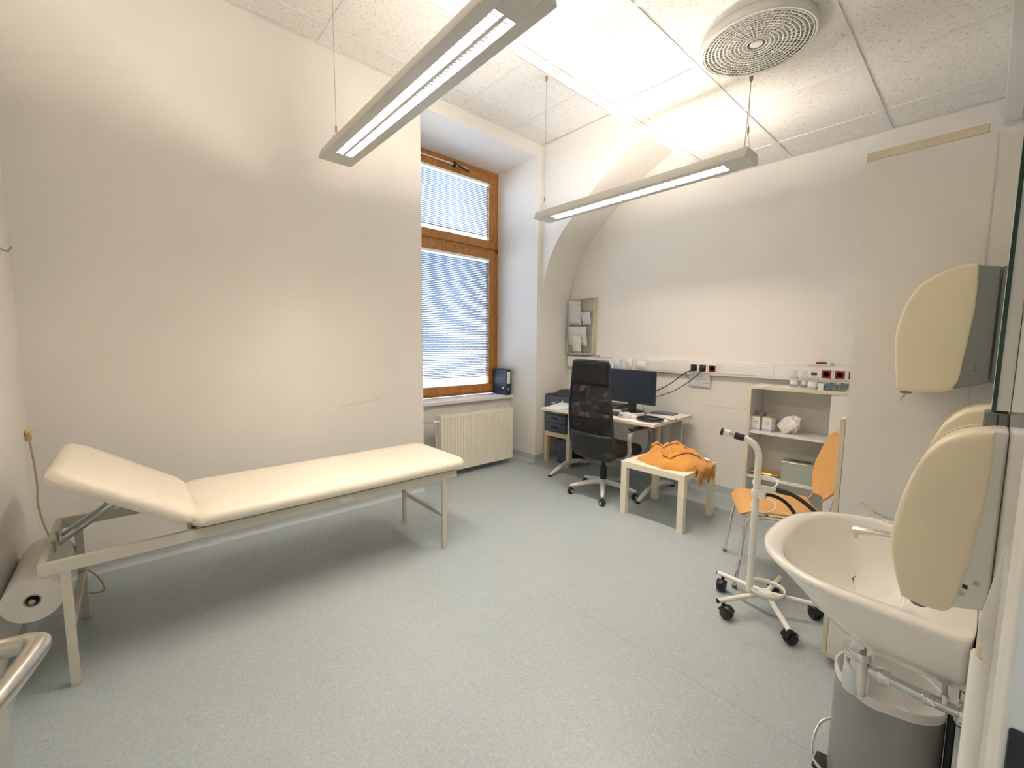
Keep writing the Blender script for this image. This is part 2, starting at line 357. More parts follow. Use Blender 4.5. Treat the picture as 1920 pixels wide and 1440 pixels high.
# leaf local: x along the leaf from the hinge, -y faces the room
mk('leaf', MB().box(0.01, 0.90, 0.0, 0.04, 0.012, 2.04), M['white_paint'], dr, bev=0.003)
mk('lock_plate', MB().box(0.83, 0.872, -0.018, 0.0, 0.80, 1.07), M['handle'], dr, bev=0.004)
hp = smooth_path([(0.85,-0.008,1.024),(0.85,-0.04,1.024),(0.849,-0.052,1.024),(0.838,-0.062,1.024),(0.80,-0.063,1.024),(0.74,-0.061,1.024),(0.705,-0.056,1.024),(0.690,-0.045,1.024),(0.688,-0.02,1.024)], 5)
mk('lever_handle', MB().tube(hp, 0.0125, 14), M['handle'], dr)
mk('rose', MB().lathe([(0.019,-0.022),(0.019,-0.010)], 20, (0.85,0,1.024), 'y'), M['handle'], dr)
mk('lock_cylinder', MB().lathe([(0.010,-0.018),(0.010,-0.010)], 16, (0.85,0,0.95), 'y'), M['handle'], dr)

# skirting, coved sheet vinyl
def skirt(name, pts, label):
    mb = MB(); H = 0.085
    for (x0,y0),(x1,y1) in zip(pts[:-1], pts[1:]):
        d = Vector((x1-x0, y1-y0, 0)).normalized(); nrm = Vector((-d.y, d.x, 0))
        A = Vector((x0,y0,0)); B = Vector((x1,y1,0)); rings = []
        pr = [(0.0,0.0),(0.035,0.0),(0.018,0.006),(0.007,0.02),(0.004,0.04),(0.004,H),(0.0,H)]
        for P in (A, B): rings.append([tuple(P + nrm*a + Vector((0,0,b))) for a, b in pr])
        mb.loft(rings)
    return struct(name, mb, M['skirt'], label)
skirt('baseboard_left', [(NX0, YW),(XL, YW)], 'grey blue coved skirting below the couch wall')
skirt('baseboard_niche', [(XF, YW),(NX1, YW),(NX1, YN),(NX0, YN),(NX0, YW)], 'grey blue coved skirting around the window niche')
skirt('baseboard_far', [(XF, YS),(XF, YW)], 'grey blue coved skirting below the desk wall')
skirt('baseboard_near', [(XL, YW),(XL, 0.0)], 'grey blue coved skirting below the left wall')

# ---------------------------------------------------------------- ceilings with single tiles
def ceiling(name, xs, ys, z, label, skip=()):
    c = struct(name, MB().box(xs[0], xs[-1], ys[0], ys[-1], z+0.03, z+0.06), M['step'], label, smooth=False)
    cache = {}
    for i in range(len(xs)-1):
        for j in range(len(ys)-1):
            x0, x1 = xs[i], xs[i+1]
            if (i, j) in skip: continue
            if (i+1, j) in skip: x1 = xs[i+2]
            w, d = round(x1-x0, 3), round(ys[j+1]-ys[j], 3)
            cx, cy = (x0+x1)/2, (ys[j]+ys[j+1])/2
            if (w, d) not in cache:
                cache[(w, d)] = mk('ceiling_tile', MB().box(-w/2+0.006, w/2-0.006, -d/2+0.006, d/2-0.006, 0.006, 0.024), M['tile'], c, (cx, cy, z), smooth=False)
            else: inst(cache[(w, d)], c, (cx, cy, z))
    for y in ys[1:-1]: mk('grid_rail', MB().box(xs[0], xs[-1], y-0.013, y+0.013, z, z+0.03), M['grid'], c, smooth=False)
    for i, x in enumerate(xs[1:-1]):
        for j in range(len(ys)-1):
            if (i+1, j) in skip: continue
            mk('cross_rail', MB().box(x-0.013, x+0.013, ys[j]+0.013, ys[j+1]-0.013, z+0.001, z+0.03), M['grid'], c, smooth=False)
    e = MB().box(xs[0], xs[-1], ys[0], ys[0]+0.02, z-0.001, z+0.004).box(xs[0], xs[-1], ys[-1]-0.02, ys[-1], z-0.001, z+0.004)
    e.box(xs[0], xs[0]+0.02, ys[0], ys[-1], z-0.0005, z+0.0035).box(xs[-1]-0.02, xs[-1], ys[0], ys[-1], z-0.0005, z+0.0035)
    mk('edge_angle', e, M['grid'], c, smooth=False)
    return c
ceiling('ceiling_low', [XL,-0.16,0.49,1.14,1.80,2.435,3.09,3.76,XF], [YS,0.58,1.20,YSTEP-0.045], ZL, 'lower suspended ceiling of white mineral tiles', skip={(5,1)})
ceiling('ceiling_high', [XL,-0.11,0.54,1.18,1.825,2.47,3.12,ARCH+0.02], [YSTEP-0.05,1.97,2.63,3.30,YW], ZH, 'raised suspended ceiling of white mineral tiles')
struct('trim_2', MB().box(XL, XF, YSTEP-0.045, YSTEP, ZL-0.004, 3.75), M['step'], 'pale edge board at the ceiling step', smooth=False)

# ---------------------------------------------------------------- window
wn = bpy.data.objects.new('window_1', None); COL.objects.link(wn); wn.location = (0, YWIN, 0.78); wn['kind'] = 'structure'
wn['label'] = 'tall oak framed window with an upper and a lower sash'
zb = 0.78
def wz(z): return z - zb
FX0, FX1 = NX0-0.02, NX1
Zt = 3.51
mk('outer_frame', MB().box(FX0, FX1, 0.0, 0.09, wz(0.78), wz(0.84)).box(FX0, FX1, 0.0, 0.09, wz(3.44), wz(Zt)).box(FX0, FX0+0.06, 0.0, 0.09, wz(0.84), wz(3.44)).box(FX1-0.055, FX1, 0.0, 0.09, wz(0.84), wz(3.44)).box(FX0, FX1, 0.0, 0.09, wz(2.545), wz(2.59)), M['oak'], wn, bev=0.006)
def sash(z0, z1, x0, x1, w=0.095, y0=-0.018, y1=0.05):
    s = mk('sash', MB().box(x0, x1, y0, y1, wz(z0), wz(z0+w)).box(x0, x1, y0, y1, wz(z1-w), wz(z1)).box(x0, x0+w, y0, y1, wz(z0+w), wz(z1-w)).box(x1-w, x1, y0, y1, wz(z0+w), wz(z1-w)), M['oak'], wn, bev=0.007)
    mk('pane', MB().box(x0+w-0.01, x1-w+0.01, 0.014, 0.018, wz(z0+w-0.01), wz(z1-w+0.01)), M['pane'], s, smooth=False)
    return s
SX0, SX1 = FX0+0.04, FX1-0.06
su = sash(2.585, 3.455, SX0, SX1)
sl = sash(0.81, 2.555, SX0, SX1)
mk('opener_rod', MB().box(2.1, 3.05, -0.045, -0.03, wz(3.425), wz(3.437)), M['pale_plastic'], su, bev=0.002)
mk('opener_arm', MB().bar((2.88,-0.04,wz(3.44)), (3.06,-0.055,wz(3.395)), 0.014, 0.012), M['black'], su)
mk('opener_bracket', MB().box(2.845, 2.875, -0.06, -0.018, wz(3.405), wz(3.455)), M['black'], su, bev=0.003)
for hx in (2.95, 3.30): mk('latch', MB().box(hx, hx+0.06, -0.032, -0.018, wz(2.53), wz(2.545)), M['tan'], sl, bev=0.003)
mk('hinge', MB().lathe([(0.007,0),(0.007,0.09)], 10, (SX1+0.008,-0.022,wz(2.40))), M['tan'], sl)

def blind(z_top, z_bot, label, tilt):
    x0, x1 = SX0+0.097, SX1-0.097
    b = thing('venetian_blind', label, 'blind', ((x0+x1)/2, YWIN-0.012, z_bot), 0, 'blinds in the oak window')
    hw = (x1-x0)/2; H = z_top-z_bot
    mk('head_rail', MB().box(-hw, hw, -0.016, 0.016, H-0.026, H), M['white_paint'], b, bev=0.003)
    mk('bottom_rail', MB().box(-hw, hw, -0.012, 0.012, 0, 0.012), M['blind'], b, bev=0.003)
    pitch = 0.0205; n = int((H-0.05)/pitch)
    def slat(u, v):
        t = (v-0.5)*0.0245; a = math.radians(tilt); bow = 0.0022*(1-(2*v-1)**2)
        return (-hw+2*hw*u, t*math.cos(a)+bow*math.sin(a), -t*math.sin(a)+bow*math.cos(a))
    s0 = mk('slat', MB().sheet(slat, 1, 4), M['blind'], b, (0, 0, 0.028), solid=0.0006)
    for k in range(1, n): inst(s0, b, (0, 0, 0.028+k*pitch))
    for cx in (-hw*0.86+0.02, -hw*0.02, hw*0.36, hw*0.80): mk('ladder_cord', MB().box(cx-0.0015, cx+0.0015, -0.0145, -0.013, 0, H-0.01), M['cord'], b, smooth=False)
    mk('guide_wire', MB().tube([(hw-0.02,-0.018,H-0.02),(hw-0.019,-0.018,-0.06)], 0.0018, 6), M['pale_plastic'], b)
    return b
blind(3.355, 2.72, 'slatted blind with blue grey backlit shade coloured in, in the upper window sash', 15)
blind(2.455, 1.00, 'long slatted blind with blue grey backlit shade coloured in, ending above the window sill', 36)

sill = struct('trim_3', MB().box(NX0, NX1, 3.93, YWIN+0.005, 0.738, 0.778), M['sill'], 'white window sill board', bev=0.006)

# binder on the sill
b = thing('lever_arch_binder', 'black lever arch binder standing on the window sill corner', 'binder', (3.475, 4.08, 0.778), math.radians(-4))
mk('cover', MB().box(-0.035,-0.032,-0.15,0.13,0,0.315).box(0.032,0.035,-0.15,0.13,0,0.315).box(-0.035,0.035,-0.152,-0.149,0,0.315), M['navy'], b, bev=0.001)
mk('page_block', MB().box(-0.025,0.022,-0.13,0.10,0.01,0.305), M['paper'], b, smooth=False)
mk('spine_label', MB().box(-0.026,0.026,-0.1535,-0.152,0.14,0.29), M['paper'], b, smooth=False)
mk('finger_ring', MB().tube([(0.012*math.cos(a),-0.1535,0.075+0.012*math.sin(a)) for a in [2*PI*k/16 for k in range(16)]], 0.002, 6, True), M['chrome'], b)
mk('sticker', MB().box(-0.0365,-0.035,-0.10,-0.075,0.075,0.10), M['paper'], b, smooth=False)

# radiator
r = thing('panel_radiator', 'cream ribbed panel radiator below the window', 'radiator', (2.83, 3.73, 0.065))
RW, RH = 0.495, 0.60
prof = []; nr = 28
for k in range(nr):
    x = -RW+0.02+k*(2*RW-0.04)/nr; w = (2*RW-0.04)/nr
    prof += [(x,-0.052),(x+w*0.14,-0.041),(x+w*0.46,-0.041),(x+w*0.60,-0.052)]
poly = [(-RW,-0.046)] + prof + [(RW,-0.046),(RW,-0.034),(-RW,-0.034)]
mk('front_panel', MB().prism(poly, 0.02, RH-0.025, 'z').box(-RW,RW,-0.049,-0.034,0,0.02).box(-RW,RW,-0.049,-0.034,RH-0.025,RH), M['rad'], r, ang=20)
mk('back_panel', MB().box(-RW+0.01,RW-0.01,0.036,0.05,0.01,RH-0.01), M['rad'], r, bev=0.004)
g = MB().box(-RW,RW,-0.034,-0.028,RH-0.006,RH).box(-RW,RW,0.044,0.05,RH-0.006,RH)
for k in range(40):
    x = -RW+0.012+k*(2*RW-0.024)/39; g.box(x-0.006,x+0.006,-0.034,0.05,RH-0.006,RH-0.001)
mk('top_grille', g, M['rad'], r, smooth=False)
for sx in (-1, 1): mk('side_cover', MB().box(sx*RW-0.002,sx*RW+0.002,-0.046,0.05,0.0,RH), M['rad'], r, bev=0.001)
for bx in (-0.3, 0.3): mk('bracket', MB().box(bx-0.015,bx+0.015,0.05,YN-3.73,0.1,0.5), M['grey_paint'], r, smooth=False)
v = mk('valve', MB().lathe([(0.010,-0.04),(0.010,0.0)],12,(-RW-0.0,0.0,RH-0.06),'x').lathe([(0.014,-0.06),(0.020,-0.055),(0.020,-0.02),(0.012,-0.015)],16,(-RW-0.02,0.0,RH-0.06),'x'), M['rad'], r)
mk('pipe', MB().tube(smooth_path([(-RW-0.05,0,RH-0.06),(-RW-0.10,0.0,RH-0.06),(-RW-0.14,0.04,RH-0.06),(-RW-0.15,0.20,RH-0.06)],4), 0.007, 8), M['handle'], r)
mk('return_pipe', MB().tube([(-RW-0.015,0.03,RH-0.06),(-RW-0.015,0.03,-0.065)], 0.008, 8), M['rad'], r)

# ---------------------------------------------------------------- pendant lamps
def lamp(x, label):
    Y0, Y1, z = 0.99, 2.67, 2.475
    L = (Y1-Y0)/2; t = thing('pendant_lamp', label, 'lamp', (x, (Y0+Y1)/2, z), 0, 'long pendant lamps')
    hw = 0.095; sw = 0.045; H = 0.058
    mb = MB().box(-hw,-sw,-L,L,0,0.003).box(sw,hw,-L,L,0,0.003).box(-sw,sw,-L,-L+0.13,0,0.003).box(-sw,sw,L-0.13,L,0,0.003)
    for s in (-1, 1):
        mb.prism([(s*hw,0.0),(s*(hw+0.001),0.004),(s*(hw-0.018),H),(s*(hw-0.021),H),(s*(hw-0.004),0.003)], -L, L, 'y')
        mb.prism([(-hw,0.0),(hw,0.0),(hw-0.018,H),(-hw+0.018,H)], s*L-0.002, s*L+0.002, 'y')
        mb.box(-hw+0.02, hw-0.02, s*(L-0.065)-0.062, s*(L-0.065)+0.062, H-0.003, H)
    mk('housing', mb, M['lamp_grey'], t, bev=0.0008, bseg=1)
    rf = MB()
    for s in (-1, 1): rf.prism([(s*sw,0.003),(s*(sw+0.002),0.003),(s*0.062,0.040),(s*0.060,0.040)], -L+0.13, L-0.13, 'y')
    mk('top_cover', MB().box(-0.0335,0.0335,-L+0.12,L-0.12,H-0.004,H), M['lamp_white'], t, smooth=False)  # unseen strip added over the tubes to cut the uplight on the ceiling
    mk('reflector', rf, M['lamp_white'], t, smooth=False)
    lv = MB(); n = 62
    for k in range(n):
        y = -L+0.14+k*(2*L-0.28)/(n-1)
        lv.prism([(-sw,0.002),(sw,0.002),(sw,0.014),(0.012,0.008),(-0.012,0.008),(-sw,0.014)], y-0.0026, y+0.0026, 'y')
    lv.box(-0.008,0.008,-L+0.13,L-0.13,0.0015,0.007)
    mk('louvre', lv, M['pale_plastic'], t, smooth=False)
    for s in (-1, 1):
        mk('fluorescent_tube', MB().lathe([(0.013,-L+0.14),(0.013,L-0.14)], 12, (s*0.022,0,0.036), 'y'), M['tube'], t)
        mk('tube_socket', MB().box(-0.045,0.045,s*(L-0.135)-0.006,s*(L-0.135)+0.006,0.004,0.052), M['pale_plastic'], t, smooth=False)
    for yy, zt in ((-L+0.03, ZL), (L-0.03, ZH)):
        h = zt - z
        w = mk('suspension_wire', MB().tube([(0,yy,0.17),(0,yy,h)], 0.0016, 6), M['steel'], t)
        mk('wire_fork', MB().tube([(0,yy-0.0,0.17),(-0.055,yy,H)], 0.0012, 6).tube([(0,yy,0.17),(0.055,yy,H)], 0.0012, 6), M['steel'], w)
        mk('wire_clamp', MB().lathe([(0.003,0.155),(0.006,0.165),(0.006,0.19),(0.003,0.2)], 10, (0,yy,0)), M['tan'], w)
        mk('ceiling_mount', MB().lathe([(0.006,h-0.035),(0.010,h-0.02),(0.010,h)], 12, (0,yy,0)), M['tan'], w)
    c = mk('power_cable', MB().tube(smooth_path([(0.01,-L+0.05,H),(0.012,-L+0.045,0.2),(0.004,-L+0.035,0.35),(0.004,-L+0.032,ZL-z)],5), 0.003, 6), M['cream_edge'], t)
    return t
M['tube'] = emit('fluorescent_tube_glow', TUBE_COLOR, TUBE_STRENGTH)
lamp(0.97, 'long grey pendant lamp in front, hanging over the couch')
lamp(2.725, 'long grey pendant lamp farther back, hanging before the arch')

# round ceiling diffuser
d = thing('ceiling_diffuser', 'round perforated grey air diffuser in the ceiling', 'air vent', (2.43, 0.895, ZL-0.040))
mk('rim', MB().lathe([(0.258,0.045),(0.262,0.025),(0.260,0.008),(0.254,0.003),(0.246,0.004),(0.244,0.012)], 56, caps=False), M['lamp_grey'], d)
mk('back_plate', MB().lathe([(0.0,0.034),(0.25,0.034)], 48, caps=False), M['grey_plastic'], d)
pg = MB()
for k in range(13):
    rr = 0.026+k*0.0178; pg.tube([(rr*math.cos(a), rr*math.sin(a), 0.006+0.010*(1-(rr/0.245)**2)) for a in [2*PI*i/48 for i in range(48)]], 0.0038, 5, True)
mk('ring_grille', pg, M['lamp_grey'], d)
sp = MB()
for k in range(72):
    a = 2*PI*k/72; r0 = 0.05 if k % 2 == 0 else 0.12
    sp.bar((r0*math.cos(a), r0*math.sin(a), 0.015), (0.244*math.cos(a), 0.244*math.sin(a), 0.007), 0.003, 0.004)
mk('spoke_grille', sp, M['lamp_grey'], d, smooth=False)
mk('hub', MB().lathe([(0.0,0.010),(0.022,0.011),(0.026,0.016),(0.026,0.03)], 24, caps=False), M['lamp_grey'], d)

# white duct along the sink wall below the ceiling
tag(mk('ceiling_duct', MB().box(-0.03, 0.042, 0, 1, 0, 0.145), M['white_lam'], None, (0,0,0), bev=0.004), 'white square cable duct below the ceiling at top right', 'duct')
o = bpy.data.objects['ceiling_duct']
o.data.transform(Matrix.Rotation(-PI/2, 4, 'Z')); o.data.transform(Matrix.Diagonal((3.5, 1, 1, 1))); o.location = (0.6, 0.012, 2.80)

# ---------------------------------------------------------------- examination couch
c = thing('examination_couch', 'cream padded examination couch with raised headrest and metal frame', 'couch', (0.66, 2.70, 0))
X0, X1, Y0, Y1 = -0.98, 0.985, -0.30, 0.30
fr = MB().box(X0,X1,Y0,Y0+0.025,0.49,0.54).box(X0,X1,Y1-0.025,Y1,0.49,0.54).box(X0,X0+0.025,Y0+0.025,Y1-0.025,0.49,0.54).box(X1-0.025,X1,Y0+0.025,Y1-0.025,0.49,0.54)
fr.box(-0.50,-0.475,Y0+0.025,Y1-0.025,0.495,0.535)
mk('frame', fr, M['couch_frame'], c, bev=0.002)
for lx in (-0.905, 0.885):
    for ly in (Y0+0.0125, Y1-0.0125): mk('leg', MB().box(lx-0.015,lx+0.015,ly-0.0125,ly+0.0125,0,0.49), M['couch_frame'], c, bev=0.002)
    mk('stretcher', MB().box(lx-0.0125,lx+0.0125,Y0+0.025,Y1-0.025,0.225,0.25), M['couch_frame'], c, bev=0.002)
mk('support_board', MB().box(-0.49,0.985,Y0+0.03,Y1-0.03,0.54,0.55), M['tan'], c, smooth=False)
mk('name_plate', MB().box(0.18,0.255,Y0-0.001,Y0,0.505,0.528), M['pale_plastic'], c, smooth=False)
def cushion(L, Wd, T):
    rings = []; n = 40
    for (ins, zz) in ((0.05,0.0),(0.012,0.004),(0.0,0.022),(0.002,0.045),(0.016,T-0.010),(0.045,T),(0.16,T+0.004)):
        ring = []
        a, b = L/2-ins, Wd/2-ins; rad = max(0.075-ins*0.5, 0.02)
        for k in range(n):
            q = k // (n//4); ph = (k % (n//4))/(n//4-1)*PI/2 + q*PI/2
            cx, cy = ((a-rad),(b-rad)); sx = (1,-1,-1,1)[q]; sy = (1,1,-1,-1)[q]
            ring.append((sx*cx+rad*math.cos(ph), sy*cy+rad*math.sin(ph), zz))
        rings.append(ring)
    return MB().loft(rings)
mk('mattress', cushion(1.56, 0.67, 0.072), M['vinyl'], c, (0.278,0.0,0.55))
hd = mk('headrest', cushion(0.555, 0.67, 0.072), M['vinyl'], c, (-0.722,0,0.713), (0,math.radians(34),0))
mk('hinge_rod', MB().tube([(-0.49,Y0+0.03,0.543),(-0.49,Y1-0.03,0.543)],0.007,10), M['steel'], c)
# ratchet support under the headrest
rk = MB()
for sy in (-0.06, 0.06):
    rk.bar((-0.94,sy,0.53), (-0.715,sy,0.685), 0.012, 0.03, (0,1,0)); rk.bar((-0.955,sy,0.50), (-0.955,sy,0.55), 0.012, 0.03, (0,1,0))
mk('ratchet_arm', rk, M['steel'], c, smooth=False)
mk('ratchet_bracket', MB().prism([(-0.80,0.745),(-0.62,0.620),(-0.70,0.655),(-0.735,0.672)], -0.075, -0.05, 'y').prism([(-0.80,0.745),(-0.62,0.620),(-0.70,0.655),(-0.735,0.672)], 0.05, 0.075, 'y').box(-0.74,-0.70,-0.075,0.075,0.655,0.672), M['steel'], c, smooth=False)
rr = MB().bar((-0.90,0.13,0.53), (-0.74,0.13,0.66), 0.012, 0.025, (0,1,0))
mk('side_strut', rr, M['steel'], c, smooth=False)

# paper roll at the couch head
p = thing('couch_paper_roll', 'thick white paper roll at the couch head end', 'paper roll', (-0.352, 2.50, 0.365))
mk('paper', MB().loft([[(R*math.cos(2*PI*k/40), y, R*math.sin(2*PI*k/40)) for k in range(40)] for R, y in ((0.026,0.0),(0.088,0.0),(0.090,0.003),(0.090,0.497),(0.088,0.5),(0.026,0.5),(0.026,0.0))], (False, False)), M['tissue'], p)
mk('core', MB().loft([[(R*math.cos(2*PI*k/28), y, R*math.sin(2*PI*k/28)) for k in range(28)] for R, y in ((0.026,-0.002),(0.026,0.502),(0.022,0.502),(0.022,-0.002),(0.026,-0.002))], (False, False)), M['cardboard'], p)
mk('holder_rod', MB().tube([(0,-0.012,0),(0,0.535,0)], 0.010, 12).lathe([(0.0,-0.016),(0.008,-0.014),(0.010,-0.010)],12,(0,0,0),'y'), M['steel'], p)
mk('holder_bracket', MB().box(-0.008,0.008,0.505,0.512,-0.015,0.02).box(-0.008,0.10,0.505,0.512,-0.012,0.012), M['steel'], p, smooth=False)

# bell-pull plug and cable by the couch, wall hook
w = thing('wall_plug_cable', 'yellowed plug with a thin cable hanging on the left wall corner', 'cable', (-0.435, 3.43, 0.87))
mk('plug', MB().box(-0.013,0.010,-0.016,0.016,0.035,0.06).prism([(-0.014,0.035),(0.014,0.035),(0.006,0.0),(-0.006,0.0)], -0.012, 0.010, 'x'), M['yellow_plug'], w, bev=0.003)
cb = smooth_path([(0,0,0.0),(0.008,0.0,-0.12),(0.012,0.0,-0.26),(0.008,0.0,-0.36),(0.03,-0.02,-0.50),(0.07,-0.06,-0.62),(0.10,-0.10,-0.66),(0.16,-0.16,-0.70),(0.22,-0.2,-0.76),(0.25,-0.20,-0.84),(0.235,-0.20,-0.866),(0.17,-0.17,-0.866),(0.1,-0.16,-0.866)], 6)
mk('cable', MB().tube(cb, 0.0045, 7), M['yellow_cable'], w)
k = thing('coat_hook', 'small steel coat hook on the left wall', 'hook', (-0.45, 3.25, 1.86))
mk('hook_plate', MB().box(0,0.004,-0.012,0.012,-0.03,0.03), M['steel'], k, bev=0.001)
mk('hook_prong', MB().tube(smooth_path([(0.003,0,0.0),(0.02,0,-0.012),(0.035,0,-0.008),(0.042,0,0.012)],4),0.004,8), M['steel'], k)

# ---------------------------------------------------------------- wall trunking with sockets
t = thing('wall_trunking', 'long cream cable trunking along the desk wall', 'cable trunking', (XF, 0, 1.135))
TY0, TY1 = 0.0, 3.50
mk('channel', MB().box(-0.055,0,TY0,TY1,0,0.128), M['white_lam'], t, bev=0.004)
mk('cover_strip', MB().box(-0.060,-0.055,TY0,TY1,0.022,0.106), M['white_lam'], t, bev=0.002)
for jy in (2.20, 1.20, 3.2): mk('joint_clip', MB().box(-0.0615,-0.054,jy-0.004,jy+0.004,0.004,0.124), M['pale_plastic'], t, smooth=False)
def socket(y, dark=False, n=1):
    s = mk('socket_frame', MB().box(-0.069,-0.060,-0.042,0.042,0.022,0.106), M['white_lam'], t, (0,y,0), bev=0.003)
    ins = mk('socket_insert', MB().box(-0.071,-0.068,-0.031,0.031,0.033,0.095), M['socket_dark'] if dark else M['red'], s, bev=0.003)
    mk('socket_well', MB().lathe([(0.021,-0.0725),(0.021,-0.0705),(0.018,-0.0705),(0.018,-0.0725)],20,(0,0,0.064),'x'), M['socket_dark'], s)
for y, dk in ((2.90,False),(1.885,True),(1.80,True),(1.71,False),(0.83,False),(0.745,False),(0.66,False)): socket(y, dk)
# plugs and cables from the monitor
pc = thing('power_cables', 'two black cables running from the monitor to the wall sockets', 'cable', (XF-0.07, 1.84, 1.198))
for py in (0.045, -0.04): mk('plug', MB().lathe([(0.017,-0.03),(0.019,-0.02),(0.019,-0.003)],14,(0,py,0),'x').box(-0.032,-0.015,py-0.008,py+0.008,-0.03,0.0), M['black'], pc)
mk('cable', MB().tube(smooth_path([(-0.02,0.045,-0.02),(-0.04,0.12,-0.06),(-0.09,0.24,-0.17),(-0.16,0.36,-0.25),(-0.22,0.44,-0.285),(-0.25,0.50,-0.28)],6),0.005,7), M['black'], pc)
mk('cable', MB().tube(smooth_path([(-0.02,-0.04,-0.02),(-0.03,0.02,-0.09),(-0.07,0.16,-0.21),(-0.14,0.30,-0.285),(-0.2,0.40,-0.30),(-0.25,0.48,-0.27)],6),0.004,7), M['black'], pc)
# note under the trunking
n = thing('paper_note', 'white handwritten note taped below the trunking sockets', 'note', (XF-0.012, 1.845, 1.0))
mk('sheet', MB().sheet(lambda u, v: (-0.05*v**2-0.002, -0.105+0.21*u, 0.16*v + 0.01*math.sin(u*2)), 8, 6), M['paper'], n, solid=0.0008)
for i, (za, ya, yb) in enumerate(((0.118,-0.07,0.03),(0.088,-0.085,0.07),(0.052,0.03,0.085))):
    pts = [(-0.05*(za/0.16)**2-0.0045, -(ya+(yb-ya)*k/22), za+0.004*math.sin(k*2.1)+0.002*math.sin(k*5)) for k in range(23)]
    mk('ink_line', MB().tube(pts, 0.0013, 4), M['ink'], n)
# cards leaning on the trunking
for (y, w, h, m, lab, rz) in ((2.755,0.085,0.10,'paper_blue','small pale blue card leaning on the trunking',3),(2.60,0.075,0.105,'paper','small photo card with a portrait leaning on the trunking',-2),(2.46,0.12,0.085,'paper','blank white card leaning on the trunking right of the photo card',6)):
    cd = thing('card', lab, 'card', (XF-0.075, y, 1.155), 0, 'cards on the trunking')
    mk('card_sheet', MB().sheet(lambda u, v: (-0.006+0.012*v*(1 if u < 2 else 1)-0.004*math.sin(PI*u), -w/2+w*u, h*v), 4, 2), M[m], cd, rot=(math.radians(rz),0,0), solid=0.001)
    if 'portrait' in lab: mk('portrait', MB().lathe([(0.0,-0.0030),(0.014,-0.0028),(0.014,-0.0005)],14,(-0.008,0.012,0.05),'x').box(-0.0105,-0.009,0.0,0.03,0.012,0.036), M['birch'], cd, smooth=False)
pk = thing('leaflet_stack', 'pack with a dark stripe lying on top of the trunking above the bottles', 'packet', (XF-0.035, 0.885, 1.263))
mk('packet_body', MB().box(-0.03,0.03,-0.075,0.075,0,0.026), M['paper'], pk, bev=0.006)
mk('packet_stripe', MB().box(-0.0305,0.0305,-0.05,0.02,0.012,0.0268), M['red'], pk, smooth=False)
pk = thing('leaflet_stack', 'white papers lying on the trunking behind the office chair', 'paper', (XF-0.034, 3.02, 1.263))
mk('sheets', MB().box(-0.03,0.033,-0.16,0.12,0,0.012), M['paper'], pk, bev=0.002)
mk('clip', MB().box(-0.02,-0.005,0.0,0.03,0.012,0.02), M['black'], pk, smooth=False)

# brochure rack
rk = thing('brochure_rack', 'olive grey wall rack holding printed leaflets', 'rack', (XF, 3.305, 1.295))
RWd, RHt = 0.20, 0.665
mk('back_panel', MB().prism([(-RWd,0.0),(RWd,0.0),(RWd,RHt),(-RWd,RHt)], -0.012, 0.0, 'x'), M['rack'], rk, bev=0.003)
mk('side_rim', MB().prism([(-0.012,0.0),(-0.075,0.01),(-0.05,RHt-0.02),(-0.012,RHt)], -RWd, -RWd+0.012, 'y').prism([(-0.012,0.0),(-0.075,0.01),(-0.05,RHt-0.02),(-0.012,RHt)], RWd-0.012, RWd, 'y').box(-0.075,-0.012,-RWd,RWd,0,0.012), M['rack'], rk, bev=0.003)
mk('top_rim', MB().box(-0.05,-0.012,-RWd,RWd,RHt-0.014,RHt), M['rack'], rk, bev=0.003)
for z0 in (0.02, 0.22, 0.42): mk('pocket', MB().bar((-0.03,-RWd+0.014,z0+0.05),(-0.03,RWd-0.014,z0+0.05),0.004,0.10,(-0.25,0,1)), M['rack_dark'], rk, smooth=False)
def leaflet(y, z, w, h, tilt, x, lab, m='print'):
    l = thing('leaflet', lab, 'leaflet', (XF+x, 3.305+y, 1.295+z), 0, 'leaflets in the wall rack')
    mk('leaflet_sheet', MB().sheet(lambda u, v: (-0.035*v+0.006*math.sin(PI*u)-0.010*v*v, -w/2+w*u, h*v), 4, 6), M[m], l, rot=(math.radians(tilt),0,0), solid=0.003)
    return l
leaflet(0.09, 0.35, 0.185, 0.29, 4, -0.052, 'tall printed sheet in the top pocket of the wall rack')
leaflet(-0.09, 0.35, 0.13, 0.15, 0, -0.045, 'low folded leaflet in the top right of the wall rack')
leaflet(0.03, 0.10, 0.29, 0.23, 2, -0.060, 'wide printed sheet in the middle pocket of the wall rack')
leaflet(0.02, 0.02, 0.13, 0.20, 3, -0.078, 'narrow sheet hanging over the bottom pocket of the wall rack')

